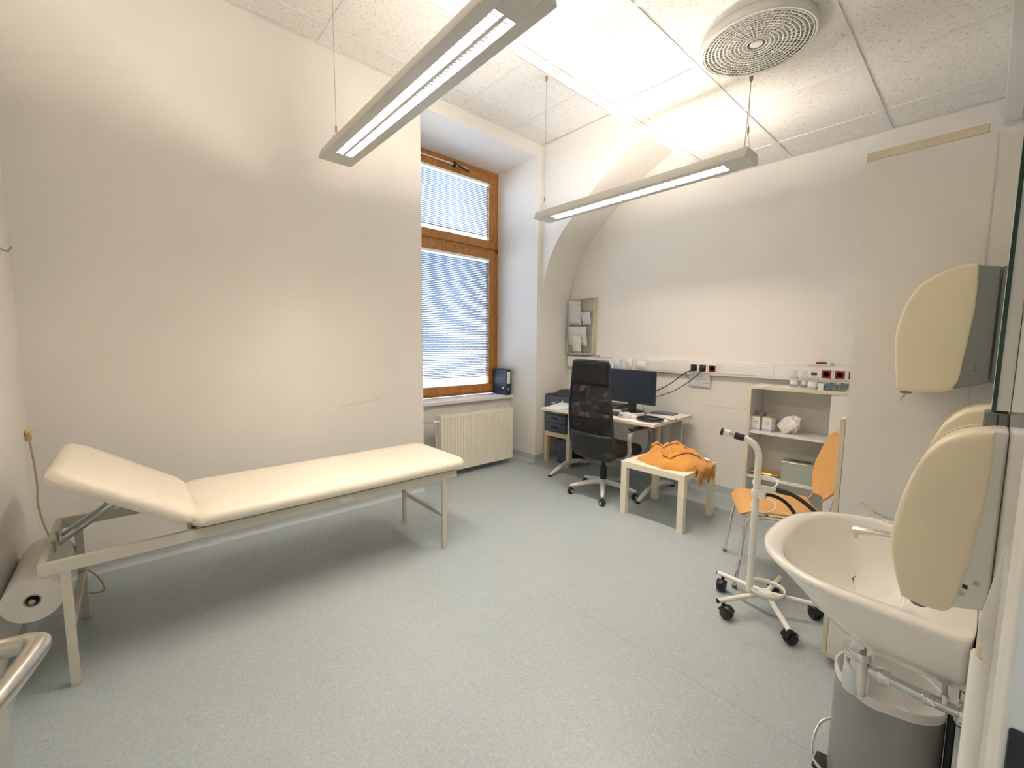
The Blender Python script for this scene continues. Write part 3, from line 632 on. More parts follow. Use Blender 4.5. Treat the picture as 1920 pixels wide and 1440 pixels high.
# ---------------------------------------------------------------- desk
d = thing('office_desk', 'white topped desk on grey metal cantilever legs by the far wall', 'desk', (3.635, 2.51, 0), math.radians(2.2))
mk('desk_top', MB().box(-0.375,0.385,-0.65,0.65,0.712,0.738), M['white_lam'], d, bev=0.002)
mk('edge_band', MB().box(-0.3765,-0.375,-0.65,0.65,0.713,0.737).box(-0.375,0.385,-0.6515,-0.65,0.713,0.737), M['cream_edge'], d, smooth=False)
mk('beam', MB().box(0.02,0.06,-0.5,0.5,0.64,0.70), M['grey_paint'], d, bev=0.002)
for ly in (-0.50, 0.54):
    mk('leg_column', MB().box(-0.03,0.03,ly-0.016,ly+0.016,0.09,0.70), M['lamp_grey'], d, bev=0.006)
    mk('top_arm', MB().box(-0.28,0.30,ly-0.02,ly+0.02,0.685,0.712), M['grey_paint'], d, bev=0.003)
    ft = MB()
    rings = []
    for (x, z, w, h) in ((-0.33,0.012,0.018,0.010),(-0.28,0.035,0.022,0.018),(-0.15,0.075,0.024,0.024),(0.0,0.098,0.026,0.030),(0.18,0.075,0.024,0.024),(0.32,0.035,0.022,0.018),(0.36,0.012,0.018,0.010)):
        rings.append([(x,ly+w*math.cos(2*PI*k/12),z+h*math.sin(2*PI*k/12)) for k in range(12)])
    mk('foot', ft.loft(rings), M['lamp_grey'], d)
    for fx in (-0.33, 0.35): mk('glide', MB().lathe([(0.022,0.0),(0.024,0.006),(0.018,0.014)],14,(fx,ly,0)), M['black'], d)
mk('cable_panel', MB().box(0.05,0.056,-0.56,-0.40,0.30,0.69), M['lamp_grey'], d, bev=0.002)
mk('cable_panel', MB().box(0.28,0.30,-0.60,-0.50,0.12,0.69), M['lamp_grey'], d, bev=0.002)
# monitor
m_ = thing('computer_monitor', 'black flat computer monitor on the desk', 'monitor', (3.77, 2.37, 0.738), math.radians(-4))
mk('foot_plate', MB().lathe([(0.11,0.0),(0.11,0.008),(0.10,0.012)],28), M['black'], m_)
mk('neck', MB().prism([(-0.03,0.012),(0.03,0.012),(0.02,0.20),(-0.012,0.20)], -0.035, 0.035, 'y'), M['black'], m_, bev=0.004)
mk('panel', MB().box(-0.034,-0.002,-0.272,0.272,0.09,0.425), M['black'], m_, bev=0.004)
mk('screen', MB().box(-0.0355,-0.034,-0.262,0.262,0.105,0.415), M['screen'], m_, smooth=False)
mk('back_bulge', MB().box(-0.002,0.025,-0.15,0.15,0.14,0.36), M['black'], m_, bev=0.01)
mk('cable', MB().tube(smooth_path([(0.02,-0.06,0.16),(0.05,-0.08,0.10),(0.05,-0.10,0.03),(0.03,-0.13,0.006),(-0.05,-0.2,0.006),(-0.2,-0.18,0.006)],5),0.003,6), M['black'], m_)
# desk clutter
o = thing('docking_box', 'flat black box behind the monitor on the desk', 'device', (3.86, 2.66, 0.738), math.radians(5))
mk('case', MB().box(-0.09,0.09,-0.13,0.13,0,0.045), M['black'], o, bev=0.006)
mk('front_strip', MB().box(-0.0915,-0.09,-0.11,0.11,0.012,0.03), M['dark_grey'], o, smooth=False)
o = thing('keyboard', 'dark keyboard on the desk behind the office chair', 'keyboard', (3.47, 2.51, 0.738), math.radians(3))
mk('keyboard_base', MB().box(-0.07,0.07,-0.22,0.22,0,0.015), M['black'], o, bev=0.004)
kb = MB()
for i in range(5):
    for j in range(15): kb.box(-0.06+i*0.025,-0.04+i*0.025,-0.205+j*0.0275,-0.182+j*0.0275,0.015,0.021)
mk('keys', kb, M['dark_grey'], o, smooth=False)
o = thing('headset', 'white headset lying on the desk beside black cables', 'headset', (3.42, 2.20, 0.738), math.radians(20))
mk('headband', MB().tube([(0.075*math.cos(a),0.065*math.sin(a),0.018+0.03*math.sin(a*0.5)**2) for a in [PI*(0.1+0.0625*k*1.8) for k in range(16)]],0.009,8), M['white_paint'], o)
for ex, ey in ((0.07,0.02),(-0.02,-0.065)): mk('ear_cup', MB().lathe([(0.0,0.0),(0.034,0.002),(0.038,0.018),(0.030,0.036),(0.0,0.04)],20,(ex,ey,0),caps=False), M['white_paint'], o)
mk('cord', MB().tube(smooth_path([(0.05,-0.04,0.006),(0.0,-0.02,0.006),(-0.04,0.03,0.006),(-0.02,0.08,0.006),(0.04,0.07,0.012),(0.03,0.0,0.014),(-0.03,-0.01,0.014)],6),0.004,6), M['pale_plastic'], o)
o = thing('cable_heap', 'tangled heap of black cables on the desk corner', 'cable', (3.43, 1.975, 0.738), math.radians(-8))
pts = []
for k in range(90):
    a = k*0.62; R = 0.075+0.028*math.sin(k*0.37); pts.append((R*0.85*math.cos(a)+0.012*math.sin(k*1.3), R*1.15*math.sin(a)+0.01*math.cos(k*0.9), 0.008+0.022*(0.5+0.5*math.sin(k*0.23))*(0.6+0.4*math.cos(k*0.71))+0.006))
mk('coil', MB().tube(smooth_path(pts,3),0.0065,7), M['black'], o)
mk('cable_tail', MB().tube(smooth_path([(0.07,0.0,0.006),(0.14,0.03,0.006),(0.2,-0.02,0.006),(0.16,-0.09,0.006),(0.22,-0.12,0.006),(0.30,-0.05,0.006)],6),0.003,6), M['black'], o)
o = thing('tablet_computer', 'dark grey tablet lying flat at the back of the desk', 'tablet', (3.90, 2.09, 0.738), math.radians(8))
mk('body', MB().box(-0.075,0.075,-0.115,0.115,0,0.012), M['dark_grey'], o, bev=0.004)
mk('glass_front', MB().box(-0.066,0.066,-0.105,0.105,0.012,0.0126), M['screen'], o, smooth=False)
o = thing('document_stack', 'sheaf of white papers on the left end of the desk', 'paper', (3.52, 3.02, 0.738), math.radians(12))
mk('sheet', MB().box(-0.11,0.11,-0.15,0.15,0,0.010), M['paper'], o, bev=0.002)
mk('sheet', MB().box(-0.09,0.125,-0.14,0.13,0.010,0.018), M['paper_blue'], o, rot=(0,0,0.15), bev=0.002)
o = thing('mouse_mat', 'grey mat at the front edge of the desk beside the office chair', 'mat', (3.36, 2.80, 0.738), math.radians(3))
mk('mat_sheet', MB().box(-0.09,0.09,-0.12,0.12,0,0.003), M['rack_dark'], o, bev=0.001)

# printer on a birch side table, computer case below it
t = thing('birch_side_table', 'small birch side table under the printer', 'table', (3.87, 3.305, 0), math.radians(0))
tw = 0.20
mk('table_top', MB().box(-tw,tw,-tw,tw,0.325,0.375), M['birch'], t, bev=0.003)
for sx in (-1,1):
    for sy in (-1,1): mk('leg', MB().box(sx*(tw-0.025)-0.025,sx*(tw-0.025)+0.025,sy*(tw-0.025)-0.025,sy*(tw-0.025)+0.025,0,0.325), M['birch'], t, bev=0.002)
p = thing('laser_printer', 'dark grey laser printer with two paper trays in the corner', 'printer', (3.88, 3.345, 0.375))
mk('paper_tray', MB().box(-0.20,0.19,-0.163,0.163,0.0,0.105), M['dark_grey'], p, bev=0.006)
mk('paper_tray', MB().box(-0.20,0.19,-0.163,0.163,0.108,0.205), M['dark_grey'], p, bev=0.006)
mk('body', MB().box(-0.20,0.19,-0.163,0.163,0.208,0.435), M['dark_grey'], p, bev=0.01)
mk('top_cover', MB().prism([(-0.195,0.435),(0.185,0.435),(0.185,0.475),(0.05,0.475),(-0.03,0.445),(-0.19,0.448)], -0.158, 0.158, 'y'), M['black'], p, bev=0.004)
for z in (0.055, 0.165): mk('tray_handle', MB().box(-0.204,-0.198,-0.055,0.055,z-0.012,z+0.012), M['black'], p, bev=0.003)
mk('logo_plate', MB().box(-0.202,-0.2,-0.01,0.05,0.345,0.355), M['pale_plastic'], p, smooth=False)
mk('power_button', MB().box(-0.203,-0.2,-0.125,-0.108,0.36,0.39), M['pale_plastic'], p, bev=0.002)
o = thing('computer_case', 'black computer case on the floor under the printer table', 'computer', (3.87, 3.26, 0))
mk('case', MB().box(-0.13,0.13,-0.09,0.09,0.01,0.30), M['black'], o, bev=0.006)
mk('front_panel', MB().box(-0.134,-0.13,-0.085,0.085,0.02,0.29), M['dark_grey'], o, bev=0.003)
for fx in (-0.1,0.1): mk('rubber_foot', MB().box(fx-0.02,fx+0.02,-0.07,0.07,0,0.01), M['black'], o, smooth=False)

# ---------------------------------------------------------------- office chair (faces +x, the desk)
c = thing('office_chair', 'black high backed mesh office chair at the desk', 'office chair', (3.27, 2.34, 0), math.radians(-4))
angs = [math.radians(a) for a in (142, 219, 291, 3, 75)]
for k, a in enumerate(angs):
    rings = []
    for (R, z, w, h) in ((0.02,0.125,0.026,0.032),(0.10,0.122,0.024,0.026),(0.22,0.098,0.020,0.020),(0.30,0.082,0.016,0.014),(0.315,0.080,0.010,0.008)):
        ring = []
        for q in range(10):
            b_ = 2*PI*q/10; s_ = w*math.cos(b_); ring.append((R*math.cos(a)-s_*math.sin(a), R*math.sin(a)+s_*math.cos(a), z+h*math.sin(b_)))
        rings.append(ring)
    mk('base_arm', MB().loft(rings), M['lamp_grey'], c)
    cs = mk('caster', MB().lathe([(0.020,-0.021),(0.028,-0.018),(0.030,-0.008),(0.026,-0.002),(0.026,0.002),(0.030,0.008),(0.028,0.018),(0.020,0.021)],18,(0,0,0.030),'y').lathe([(0.006,0.03),(0.006,0.075)],8), M['black'], c, (0.305*math.cos(a),0.305*math.sin(a),0), (0,0,a+0.8))
    mk('wheel_hub', MB().lathe([(0.014,-0.0225),(0.014,0.0225)],14,(0,0,0.030),'y'), M['grey_paint'], cs)
mk('gas_column', MB().lathe([(0.030,0.10),(0.030,0.27),(0.020,0.275),(0.020,0.40)],18), M['black'], c)
mk('tilt_mechanism', MB().box(-0.13,0.10,-0.09,0.09,0.365,0.41), M['black'], c, bev=0.012)
st = cushion(0.50, 0.52, 0.085)
mk('seat', st, M['leather'], c, (0.03,0,0.41))
# backrest: curved frame, mesh, pads
def bx(z):   # back surface depth at height z
    t = (z-0.40)/0.88; return -0.205 - 0.055*math.sin(min(1,t*1.6)*PI/2) - 0.02*t + 0.055*max(0,t-0.6)
def bw(z):
    t = (z-0.38)/0.90
    return 0.232 + 0.022*math.sin(PI*min(1,t*1.25)) - 0.030*t**2 - (0.03*max(0,(0.12-t)/0.12))
def curve(u, z): return bx(z) + 0.05*(2*u-1)**2
N = 26
left = [(curve(0,z), -bw(z), z) for z in [0.40+0.86*k/N for k in range(N+1)]]
right = [(curve(1,z), bw(z), z) for z in [0.40+0.86*k/N for k in range(N+1)]]
def rnd(l, s):  # rounded upper corner
    return l[:-1] + [(l[-1][0]-0.008, l[-1][1]-s*0.010, l[-1][2]-0.006)]
topc = [(curve(0.5+0.5*math.cos(PI*k/10),1.262)-0.006, math.cos(PI*k/10)*bw(1.262)*0.93, 1.262+0.006*math.sin(PI*k/10)) for k in range(11)]
loop = rnd(right, 1) + topc + list(reversed(rnd(left, -1)))
mk('back_frame', MB().tube(loop, 0.014, 10), M['black'], c)
def bsurf(z0, z1, dx=0.0, sc=0.97):
    return lambda u, v: (curve(u, z0+(z1-z0)*v)+dx, (2*u-1)*bw(z0+(z1-z0)*v)*sc, z0+(z1-z0)*v)
mk('back_mesh', MB().sheet(bsurf(0.60,1.10), 16, 24), M['mesh'], c)
mk('headrest_pad', MB().sheet(bsurf(1.055,1.262,-0.006,0.985), 16, 8), M['black_soft'], c, solid=0.034, bev=0)
mk('lumbar_pad', MB().sheet(bsurf(0.385,0.62,-0.004,1.0), 16, 10), M['leather'], c, solid=0.04)
mk('back_spine', MB().tube(smooth_path([(-0.08,0,0.385),(-0.15,0,0.38),(-0.19,0,0.42),(-0.205,0,0.56)],5),0.018,10), M['black'], c)
for s in (-1, 1):
    pth = smooth_path([(-0.02,s*0.20,0.395),(-0.02,s*0.27,0.40),(-0.015,s*0.298,0.46),(-0.03,s*0.302,0.58),(0.0,s*0.302,0.645),(0.06,s*0.302,0.655),(0.20,s*0.302,0.655),(0.27,s*0.302,0.63),(0.285,s*0.300,0.55),(0.255,s*0.298,0.45),(0.22,s*0.27,0.40),(0.20,s*0.20,0.395)],5)
    mb = MB()
    for a_, b_ in zip(pth[:-1], pth[1:]): mb.bar(a_, b_, 0.034, 0.010, (b_-a_).cross(Vector((0,1,0))) if abs((b_-a_).normalized().y) < 0.8 else (1,0,0))
    ar = mk('armrest', mb, M['arm_grey'], c)
    mk('arm_pad', MB().box(-0.02,0.25,s*0.302-0.026,s*0.302+0.026,0.658,0.684), M['black'], ar, bev=0.012)

# ---------------------------------------------------------------- ivory side table with blanket
t = thing('side_table', 'square ivory side table in front of the desk', 'table', (3.29, 1.705, 0))
mk('table_top', MB().box(-0.275,0.275,-0.275,0.275,0.40,0.45), M['lack'], t, bev=0.002)
for sx in (-1,1):
    for sy in (-1,1): mk('leg', MB().box(sx*0.25-0.025,sx*0.25+0.025,sy*0.25-0.025,sy*0.25+0.025,0,0.40), M['lack'], t, bev=0.002)
bl = thing('folded_blanket', 'crumpled mustard orange blanket with fringe on the ivory table', 'blanket', (3.31, 1.66, 0.45), 0)
def fold_h(x, y):
    X, Y = x/0.262, y/0.262
    r = (abs(X)**3.2+abs(Y)**3.2)**(1/3.2)
    r *= 1+0.06*math.sin(5.0*math.atan2(Y, X)+0.8)+0.035*math.sin(11*math.atan2(Y, X))
    r *= 1.075
    if r >= 1: return 0.0
    env = (1-r**5)**0.42
    wx = x+0.030*math.sin(13*y+1.1); wy = y+0.028*math.sin(11*x-0.6)
    f1 = abs(math.sin(15.5*(0.75*wx-0.66*wy)+0.7))**0.55        # long rounded folds with sharp valleys
    f2 = abs(math.sin(27*(0.35*wx+0.94*wy)+2.0))**0.6
    f3 = math.sin(60*wx+8*math.sin(20*wy))*math.sin(47*wy+1)
    hump = math.exp(-((x-0.06)**2+(y-0.03)**2)/0.022)
    roll = math.exp(-((0.62*(x+0.10)-0.78*(y-0.10))**2)/0.0022)*math.exp(-((0.78*(x+0.04)+0.62*(y-0.13))**2)/0.02)
    return env*(0.030+0.030*f1+0.016*f2*(0.4+hump)+0.0035*f3+0.050*hump+0.045*roll)
def body(u, v):
    x = -0.29+0.58*u; y = -0.29+0.58*v
    return (x, y, max(0.0012, fold_h(x, y)))
def keep(mb):   # drop the flat rim outside the cloth
    mb.f = [f for f in mb.f if max(mb.v[i][2] for i in f) > 0.0013]; return mb
bo = mk('folded_body', keep(MB().sheet(body, 110, 110)), M['blanket'], bl, ang=180)
def ribbon(name, pts, w, tilt, ph, amp=0.016):
    P = smooth_path(pts, 8)
    def fn(u, v):
        k = u*(len(P)-1); i = min(int(k), len(P)-2); p = P[i].lerp(P[i+1], k-i); d = (P[i+1]-P[i]).normalized(); n_ = Vector((-d.y, d.x, 0))
        e = amp*v*math.sin(u*21+ph)+0.5*amp*v*math.sin(u*47+ph*2)
        q = p+n_*(w*v*math.cos(tilt)+e*0.6)
        return (q.x, q.y, max(0.006, fold_h(q.x, q.y)+0.008+w*v*math.sin(tilt)*(1-0.75*v)+e*0.8))
    return mk(name, MB().sheet(fn, 60, 8), M['blanket'], bl, solid=0.007, ang=180)
ribbon('folded_edge', [(-0.06,0.17,0),(0.02,0.09,0),(0.10,0.03,0),(0.20,-0.06,0)], 0.075, 0.75, 0.4)
ribbon('folded_edge', [(0.00,0.20,0),(0.09,0.13,0),(0.17,0.06,0),(0.23,-0.03,0)], 0.065, 0.9, 2.1)
ribbon('folded_edge', [(-0.16,0.02,0),(-0.10,-0.05,0),(0.0,-0.10,0),(0.10,-0.17,0)], 0.085, 0.5, 1.2)
def drape(u, v):   # end of the blanket falling over the table edge (y = -0.235 local)
    x = -0.13+0.27*u; s = v*0.17
    if s < 0.07: y = -0.15-s; z = 0.045-0.28*s
    else:
        e = s-0.07; y = -0.22-0.032*math.sin(min(1,e/0.04)*PI/2); z = 0.0254-e*0.75
    return (x+0.01*math.sin(v*4+u*9), y-0.008*math.sin(u*15)-0.006, z+0.008*math.sin(u*13+v*3))
mk('hanging_end', MB().sheet(drape, 28, 14), M['blanket'], bl, solid=0.010, ang=180)
fg = MB()
for k in range(46):
    u = (k+0.5)/46; p0 = Vector(drape(u, 0.96)); a = random.uniform(-0.012,0.012); l = random.uniform(0.045,0.075)
    fg.tube([p0, p0+Vector((a*0.5,-0.004,-l*0.5)), p0+Vector((a+0.004*math.sin(k*3),-0.003+0.006*math.sin(k*2.1),-l))], [0.0035,0.003,0.002], 5)
fo = mk('fringe', fg, M['blanket'], bl); fo['kind'] = 'stuff'
mk('care_label', MB().sheet(lambda u, v: (0.10+0.06*u, -0.19-0.045*v, 0.056-0.018*v+0.004*math.sin(u*5)), 4, 3), M['paper'], bl, solid=0.0012, label='white sewn-in label')

# ---------------------------------------------------------------- shelf unit
s = thing('open_shelf_unit', 'white open shelf unit with cream edges against the desk wall', 'shelf', (3.92, 0.88, 0))
xf, xb, yl, yr = -0.17, 0.13, 0.40, -0.42
mk('side_panel', MB().box(xf,xb,yl-0.02,yl,0.0,1.07), M['white_lam'], s, smooth=False)
mk('side_panel', MB().box(xf,xb,yr,yr+0.02,0.0,1.07), M['white_lam'], s, smooth=False)
mk('back_panel', MB().box(xb-0.006,xb,yr,yl,0.06,1.07), M['grey_lam'], s, smooth=False)
mk('top_board', MB().box(xf-0.005,xb,yr-0.005,yl+0.005,1.07,1.092), M['white_lam'], s, smooth=False)
mk('edge_band', MB().box(xf-0.0065,xf-0.005,yr-0.005,yl+0.005,1.07,1.092).box(xf-0.0015,xf,yl-0.02,yl,0,1.07), M['cream_edge'], s, smooth=False)
for z in (0.725, 0.355): mk('shelf_board', MB().box(xf+0.015,xb-0.006,yr+0.02,yl-0.02,z-0.02,z), M['white_lam'], s, bev=0.001)
mk('bottom_board', MB().box(xf,xb,yr+0.02,yl-0.02,0.05,0.07), M['white_lam'], s, bev=0.001)
mk('plinth', MB().box(xf+0.02,xf+0.035,yr+0.02,yl-0.02,0.0,0.05), M['grey_lam'], s, smooth=False)
mk('door', MB().box(xf-0.018,xf-0.001,yr+0.005,-0.155,0.06,1.066), M['white_lam'], s, bev=0.002)
SH1, SH2, SHT = 0.725, 0.355, 1.092
for i, (y, lab) in enumerate(((1.228, 'left of two small white cartons with open flaps on the shelf'), (1.142, 'right of two small white cartons with open flaps on the shelf'))):
    b = thing('small_carton', lab, 'box', (3.83, y, SH1), math.radians(-6), 'cartons on the upper shelf')
    w, h = 0.036, 0.115
    mk('carton', MB().box(-w,-w+0.002,-w,w,0,h).box(w-0.002,w,-w,w,0,h).box(-w,w,-w,-w+0.002,0,h).box(-w,w,w-0.002,w,0,h).box(-w,w,-w,w,0,0.002), M['paper'], b, smooth=False)
    mk('lilac_band', MB().box(-w-0.0006,w+0.0006,-w-0.0006,w+0.0006,0.004,0.022), M['purple'], b, smooth=False)
    mk('flap', MB().sheet(lambda u, v: (w+0.02*v, -w+2*w*u, h+0.03*v), 1, 2).sheet(lambda u, v: (-w+2*w*u, w+0.012*v, h+0.035*v), 1, 2), M['tan'], b, solid=0.001)
    mk('contents', MB().box(-w+0.004,w-0.004,-w+0.004,w-0.004,0.01,h+0.008), M['tan'], b, bev=0.006)
    mk('print_line', MB().box(-w-0.001,-w,-0.02,0.012,0.070,0.078).box(-w-0.001,-w,-0.02,0.004,0.058,0.062), M['ink'], b, smooth=False)
b = thing('crumpled_cloth', 'crumpled white paper towel on the upper shelf', 'cloth', (3.86, 1.00, SH1))
def crum(u, v):
    th = 2*PI*u; ph = PI*v; d = 1+0.16*math.sin(3*th+2*ph)+0.12*math.sin(5*th-4*ph)+0.08*math.sin(9*th+7*ph)
    return (0.05*d*math.sin(ph)*math.cos(th), 0.070*d*math.sin(ph)*math.sin(th)-0.022*math.cos(ph), max(0.0, 0.066+0.066*d*math.cos(ph)))
o = mk('towel', MB().sheet(crum, 28, 16), M['tissue'], b, ang=18)
b = thing('metal_tissue_box', 'pale metal tissue box on the lower shelf', 'box', (3.86, 0.913, SH2), math.radians(4))
mk('casing', MB().box(-0.07,0.07,-0.115,0.115,0,0.16), M['silver_box'], b, bev=0.004)
mk('opening', MB().box(-0.02,0.02,-0.07,0.07,0.160,0.1606), M['black'], b, smooth=False)
mk('lid_edge', MB().box(-0.072,0.072,-0.117,0.117,0.148,0.154), M['silver_box'], b, bev=0.001)
b = thing('foil_packet', 'shiny gold foil packet on the lower shelf left of the metal box', 'packet', (3.86, 1.158, SH2), math.radians(8))
mk('pouch', MB().loft([[(0.06*math.cos(2*PI*k/20)*s_, y, 0.020+0.020*math.sin(2*PI*k/20)*s_*h_) for k in range(20)] for y, s_, h_ in ((-0.115,1.0,0.1),(-0.10,1.0,0.4),(-0.05,1.0,0.95),(0.03,1.05,1.0),(0.08,1.0,0.5),(0.10,1.0,0.1))]), M['gold'], b)
mk('seal', MB().box(-0.06,0.06,-0.124,-0.112,0.018,0.022).box(-0.06,0.06,0.097,0.103,0.018,0.022), M['gold'], b, smooth=False)
b = thing('black_pouch', 'small black pouch beside the metal box on the lower shelf', 'pouch', (3.80, 0.735, SH2), math.radians(4))
mk('pouch_body', MB().loft([[(a*math.cos(2*PI*k/20), b2*math.sin(2*PI*k/20), z) for k in range(20)] for a, b2, z in ((0.03,0.03,0.0),(0.042,0.045,0.02),(0.045,0.05,0.07),(0.03,0.04,0.11),(0.015,0.02,0.128))]), M['black_soft'], b)
mk('zip', MB().tube([(-0.02,-0.03,0.115),(0,0,0.130),(0.02,0.03,0.115)],0.003,6), M['steel'], b)
# small medical bottles on top
def bottle(x, y, r, h, m, cap, lab, liquid=None, group='bottles on the shelf unit'):
    b = thing('medicine_bottle', lab, 'bottle', (x, y, SHT), 0, group)
    mk('glass_body', MB().lathe([(r*0.9,0.0),(r,0.004),(r,h*0.62),(r*0.85,h*0.72),(r*0.45,h*0.80),(r*0.45,h*0.90)],20), m, b)
    mk('cap', MB().lathe([(r*0.56,h*0.86),(r*0.58,h*0.88),(r*0.58,h),(r*0.5,h*1.01)],18), cap, b)
    if liquid: mk('liquid', MB().lathe([(r*0.82,0.004),(r*0.86,0.008),(r*0.86,h*0.5)],18), liquid, b)
    mk('label_wrap', MB().lathe([(r*1.012,h*0.18),(r*1.012,h*0.45)],20,caps=False), M['paper'], b)
bottle(3.90, 1.005, 0.026, 0.135, M['clear'], M['pale_plastic'], 'tall clear bottle at the left of the shelf top')
bottle(3.94, 0.945, 0.024, 0.13, M['clear'], M['pale_plastic'], 'clear bottle behind the yellow one on the shelf top')
bottle(3.86, 0.868, 0.034, 0.125, M['clear'], M['dark_grey'], 'clear bottle of pale yellow liquid on the shelf top', M['yellow_liquid'])
b = thing('pill_box', 'small white and blue box right of the yellow bottle', 'box', (3.83, 0.805, SHT), math.radians(10))
mk('carton', MB().box(-0.018,0.018,-0.024,0.024,0,0.048), M['paper'], b, bev=0.001)
mk('blue_end', MB().box(-0.0186,0.0186,-0.0246,-0.008,0.002,0.046), M['navy_blue'], b, smooth=False)
b = thing('clear_tray', 'clear plastic tray with vials on the right of the shelf top', 'tray', (3.87, 0.725, SHT))
mk('tray', MB().box(-0.06,0.06,-0.06,0.06,0,0.003).box(-0.06,-0.057,-0.06,0.06,0,0.05).box(0.057,0.06,-0.06,0.06,0,0.05).box(-0.06,0.06,-0.06,-0.057,0,0.05).box(-0.06,0.06,0.057,0.06,0,0.05), M['clear'], b, smooth=False)
for i, (vx, vy) in enumerate(((-0.02,0.03),(-0.03,-0.01),(0.01,-0.03))):
    v = mk('vial', MB().lathe([(0.010,0.003),(0.010,0.040),(0.006,0.046),(0.006,0.05)],12,(vx,vy,0)), M['clear'], b)
    mk('stopper', MB().lathe([(0.0075,0.048),(0.0075,0.058)],12,(vx,vy,0)), M[('tan','white_paint','tan')[i]], v)

# tall cabinet beside the basin
c = thing('tall_cabinet', 'tall pale cabinet side standing between basin and shelf unit', 'cabinet', (2.24, 0.0, 0))
mk('side_panel', MB().box(0,0.02,YS+0.002,0.378,0.04,2.155), M['grey_lam'], c, smooth=False)
mk('carcass', MB().box(0.02,0.60,YS+0.002,0.372,0.04,2.15), M['white_lam'], c, smooth=False)
mk('top_board', MB().box(-0.004,0.60,0.055,0.382,2.155,2.185), M['cream_edge'], c, bev=0.001)
mk('lower_door', MB().box(0.0,0.60,0.3795,0.398,0.05,1.112), M['cream_edge'], c, bev=0.001)
mk('plinth', MB().box(0.03,0.59,YS+0.01,0.34,0.0,0.04), M['black'], c, smooth=False)
mk('bottom_edge', MB().box(-0.002,0.0,YS+0.002,0.378,0.04,0.058), M['cream_edge'], c, smooth=False)
mk('seam_strip', MB().box(-0.003,0.0,0.030,0.034,1.2,2.15), M['pale_plastic'], c, smooth=False)

# ---------------------------------------------------------------- plywood chair (local +y is the front)
c = thing('plywood_chair', 'orange plywood chair with chrome tube legs beside the shelf', 'chair', (2.885, 0.79, 0), math.radians(28))
def seat(u, v):
    x = (2*u-1)*0.215*(1.0-0.10*(1-v)); y = -0.20+0.42*v
    z = 0.455 + 0.010*math.cos(PI*(2*u-1)*0.5)*-1 + 0.012*(v-0.3) - (0.035*max(0,(v-0.86)/0.14)**2) + 0.012*(1-v)
    cr = 0.03
    if v > 0.93: x *= 1-0.35*((v-0.93)/0.07)**2*0.4
    return (x, y, z)
mk('seat', MB().sheet(seat, 14, 16), M['ply'], c, solid=0.013, bev=0.003)
def back(u, v):
    hw = 0.215-0.07*abs(v-0.45)*1.2-(0.05*max(0,(v-0.8)/0.2)**2)-(0.10*max(0,(0.30-v)/0.30)**1.5)
    x = (2*u-1)*hw; z = 0.53+0.38*v; y = -0.225-0.10*v+0.030*(1-(2*u-1)**2)*-1+0.02
    return (x, y, z)
mk('backrest', MB().sheet(back, 14, 16), M['ply'], c, solid=0.012, bev=0.003)
for sx in (-1, 1):
    mk('front_leg', MB().tube(smooth_path([(sx*0.19,-0.10,0.435),(sx*0.20,0.10,0.432),(sx*0.205,0.165,0.425),(sx*0.215,0.195,0.37),(sx*0.235,0.235,0.012)],5),0.0105,10), M['chrome'], c)
    mk('rear_leg', MB().tube(smooth_path([(sx*0.13,-0.275,0.66),(sx*0.14,-0.25,0.56),(sx*0.17,-0.215,0.46),(sx*0.19,-0.20,0.42),(sx*0.215,-0.26,0.012)],5),0.0105,10), M['chrome'], c)
mk('cross_bar', MB().tube([(-0.19,0.08,0.433),(0.19,0.08,0.433)],0.009,8).tube([(-0.185,-0.10,0.433),(0.185,-0.10,0.433)],0.009,8), M['chrome'], c)
for sx in (-1, 1):
    for y in (0.235,-0.26): mk('glide', MB().lathe([(0.013,0.0),(0.014,0.02)],12,(sx*(0.235 if y > 0 else 0.215),y,0)), M['grey_plastic'], c)

# ---------------------------------------------------------------- rolling stand
c = thing('rolling_stand', 'white tubular rolling stand on five black casters', 'stand', (2.45, 0.69, 0))
SA = [math.atan2(y-0.69, x-2.45) for x, y in ((2.50,0.93),(2.24,0.83),(2.22,0.51),(2.58,0.47),(2.71,0.70))]
for a in SA:
    R = 0.245; dx, dy = math.cos(a), math.sin(a)
    mk('base_arm', MB().tube([(0.03*dx,0.03*dy,0.105),((R+0.03)*dx,(R+0.03)*dy,0.085)],0.0125,12), M['white_paint'], c)
    cs = mk('caster', MB().lathe([(0.018,-0.024),(0.027,-0.022),(0.030,-0.012),(0.030,-0.003),(0.012,-0.002),(0.012,0.002),(0.030,0.003),(0.030,0.012),(0.027,0.022),(0.018,0.024)],18,(0.022,0,0.030),'y').lathe([(0.009,0.045),(0.009,0.075)],10).box(-0.005,0.025,-0.004,0.004,0.028,0.055), M['black'], c, (R*dx,R*dy,0.0), (0,0,a+1.9))
    mk('caster_hood', MB().sheet(lambda u, v: (0.022+0.034*math.cos(PI*(0.15+0.8*u)), -0.022+0.044*v, 0.030+0.034*math.sin(PI*(0.15+0.8*u))), 8, 2), M['black'], cs, solid=0.004)
    mk('end_cap', MB().lathe([(0.0125,0.0),(0.011,0.008)],10,((0,0,0))), M['black'], c, ((R+0.028)*dx,(R+0.028)*dy,0.0852), (0,PI/2,a))
mk('floor_ring', MB().sheet(lambda u, v: (0.085*math.cos(2*PI*u), 0.085*math.sin(2*PI*u), 0.118+0.025*v), 40, 1), M['white_paint'], c, solid=0.005)
mk('hub', MB().lathe([(0.030,0.085),(0.034,0.09),(0.034,0.112),(0.028,0.118)],20), M['white_paint'], c)
px, py = -0.06, 0.062
pole = smooth_path([(px,py,0.115),(px+0.005,py,0.45),(px+0.012,py+0.0,0.80),(px+0.012,py+0.003,0.862),(px+0.006,py+0.020,0.902),(px-0.002,py+0.05,0.925),(px-0.012,py+0.085,0.937)],6)
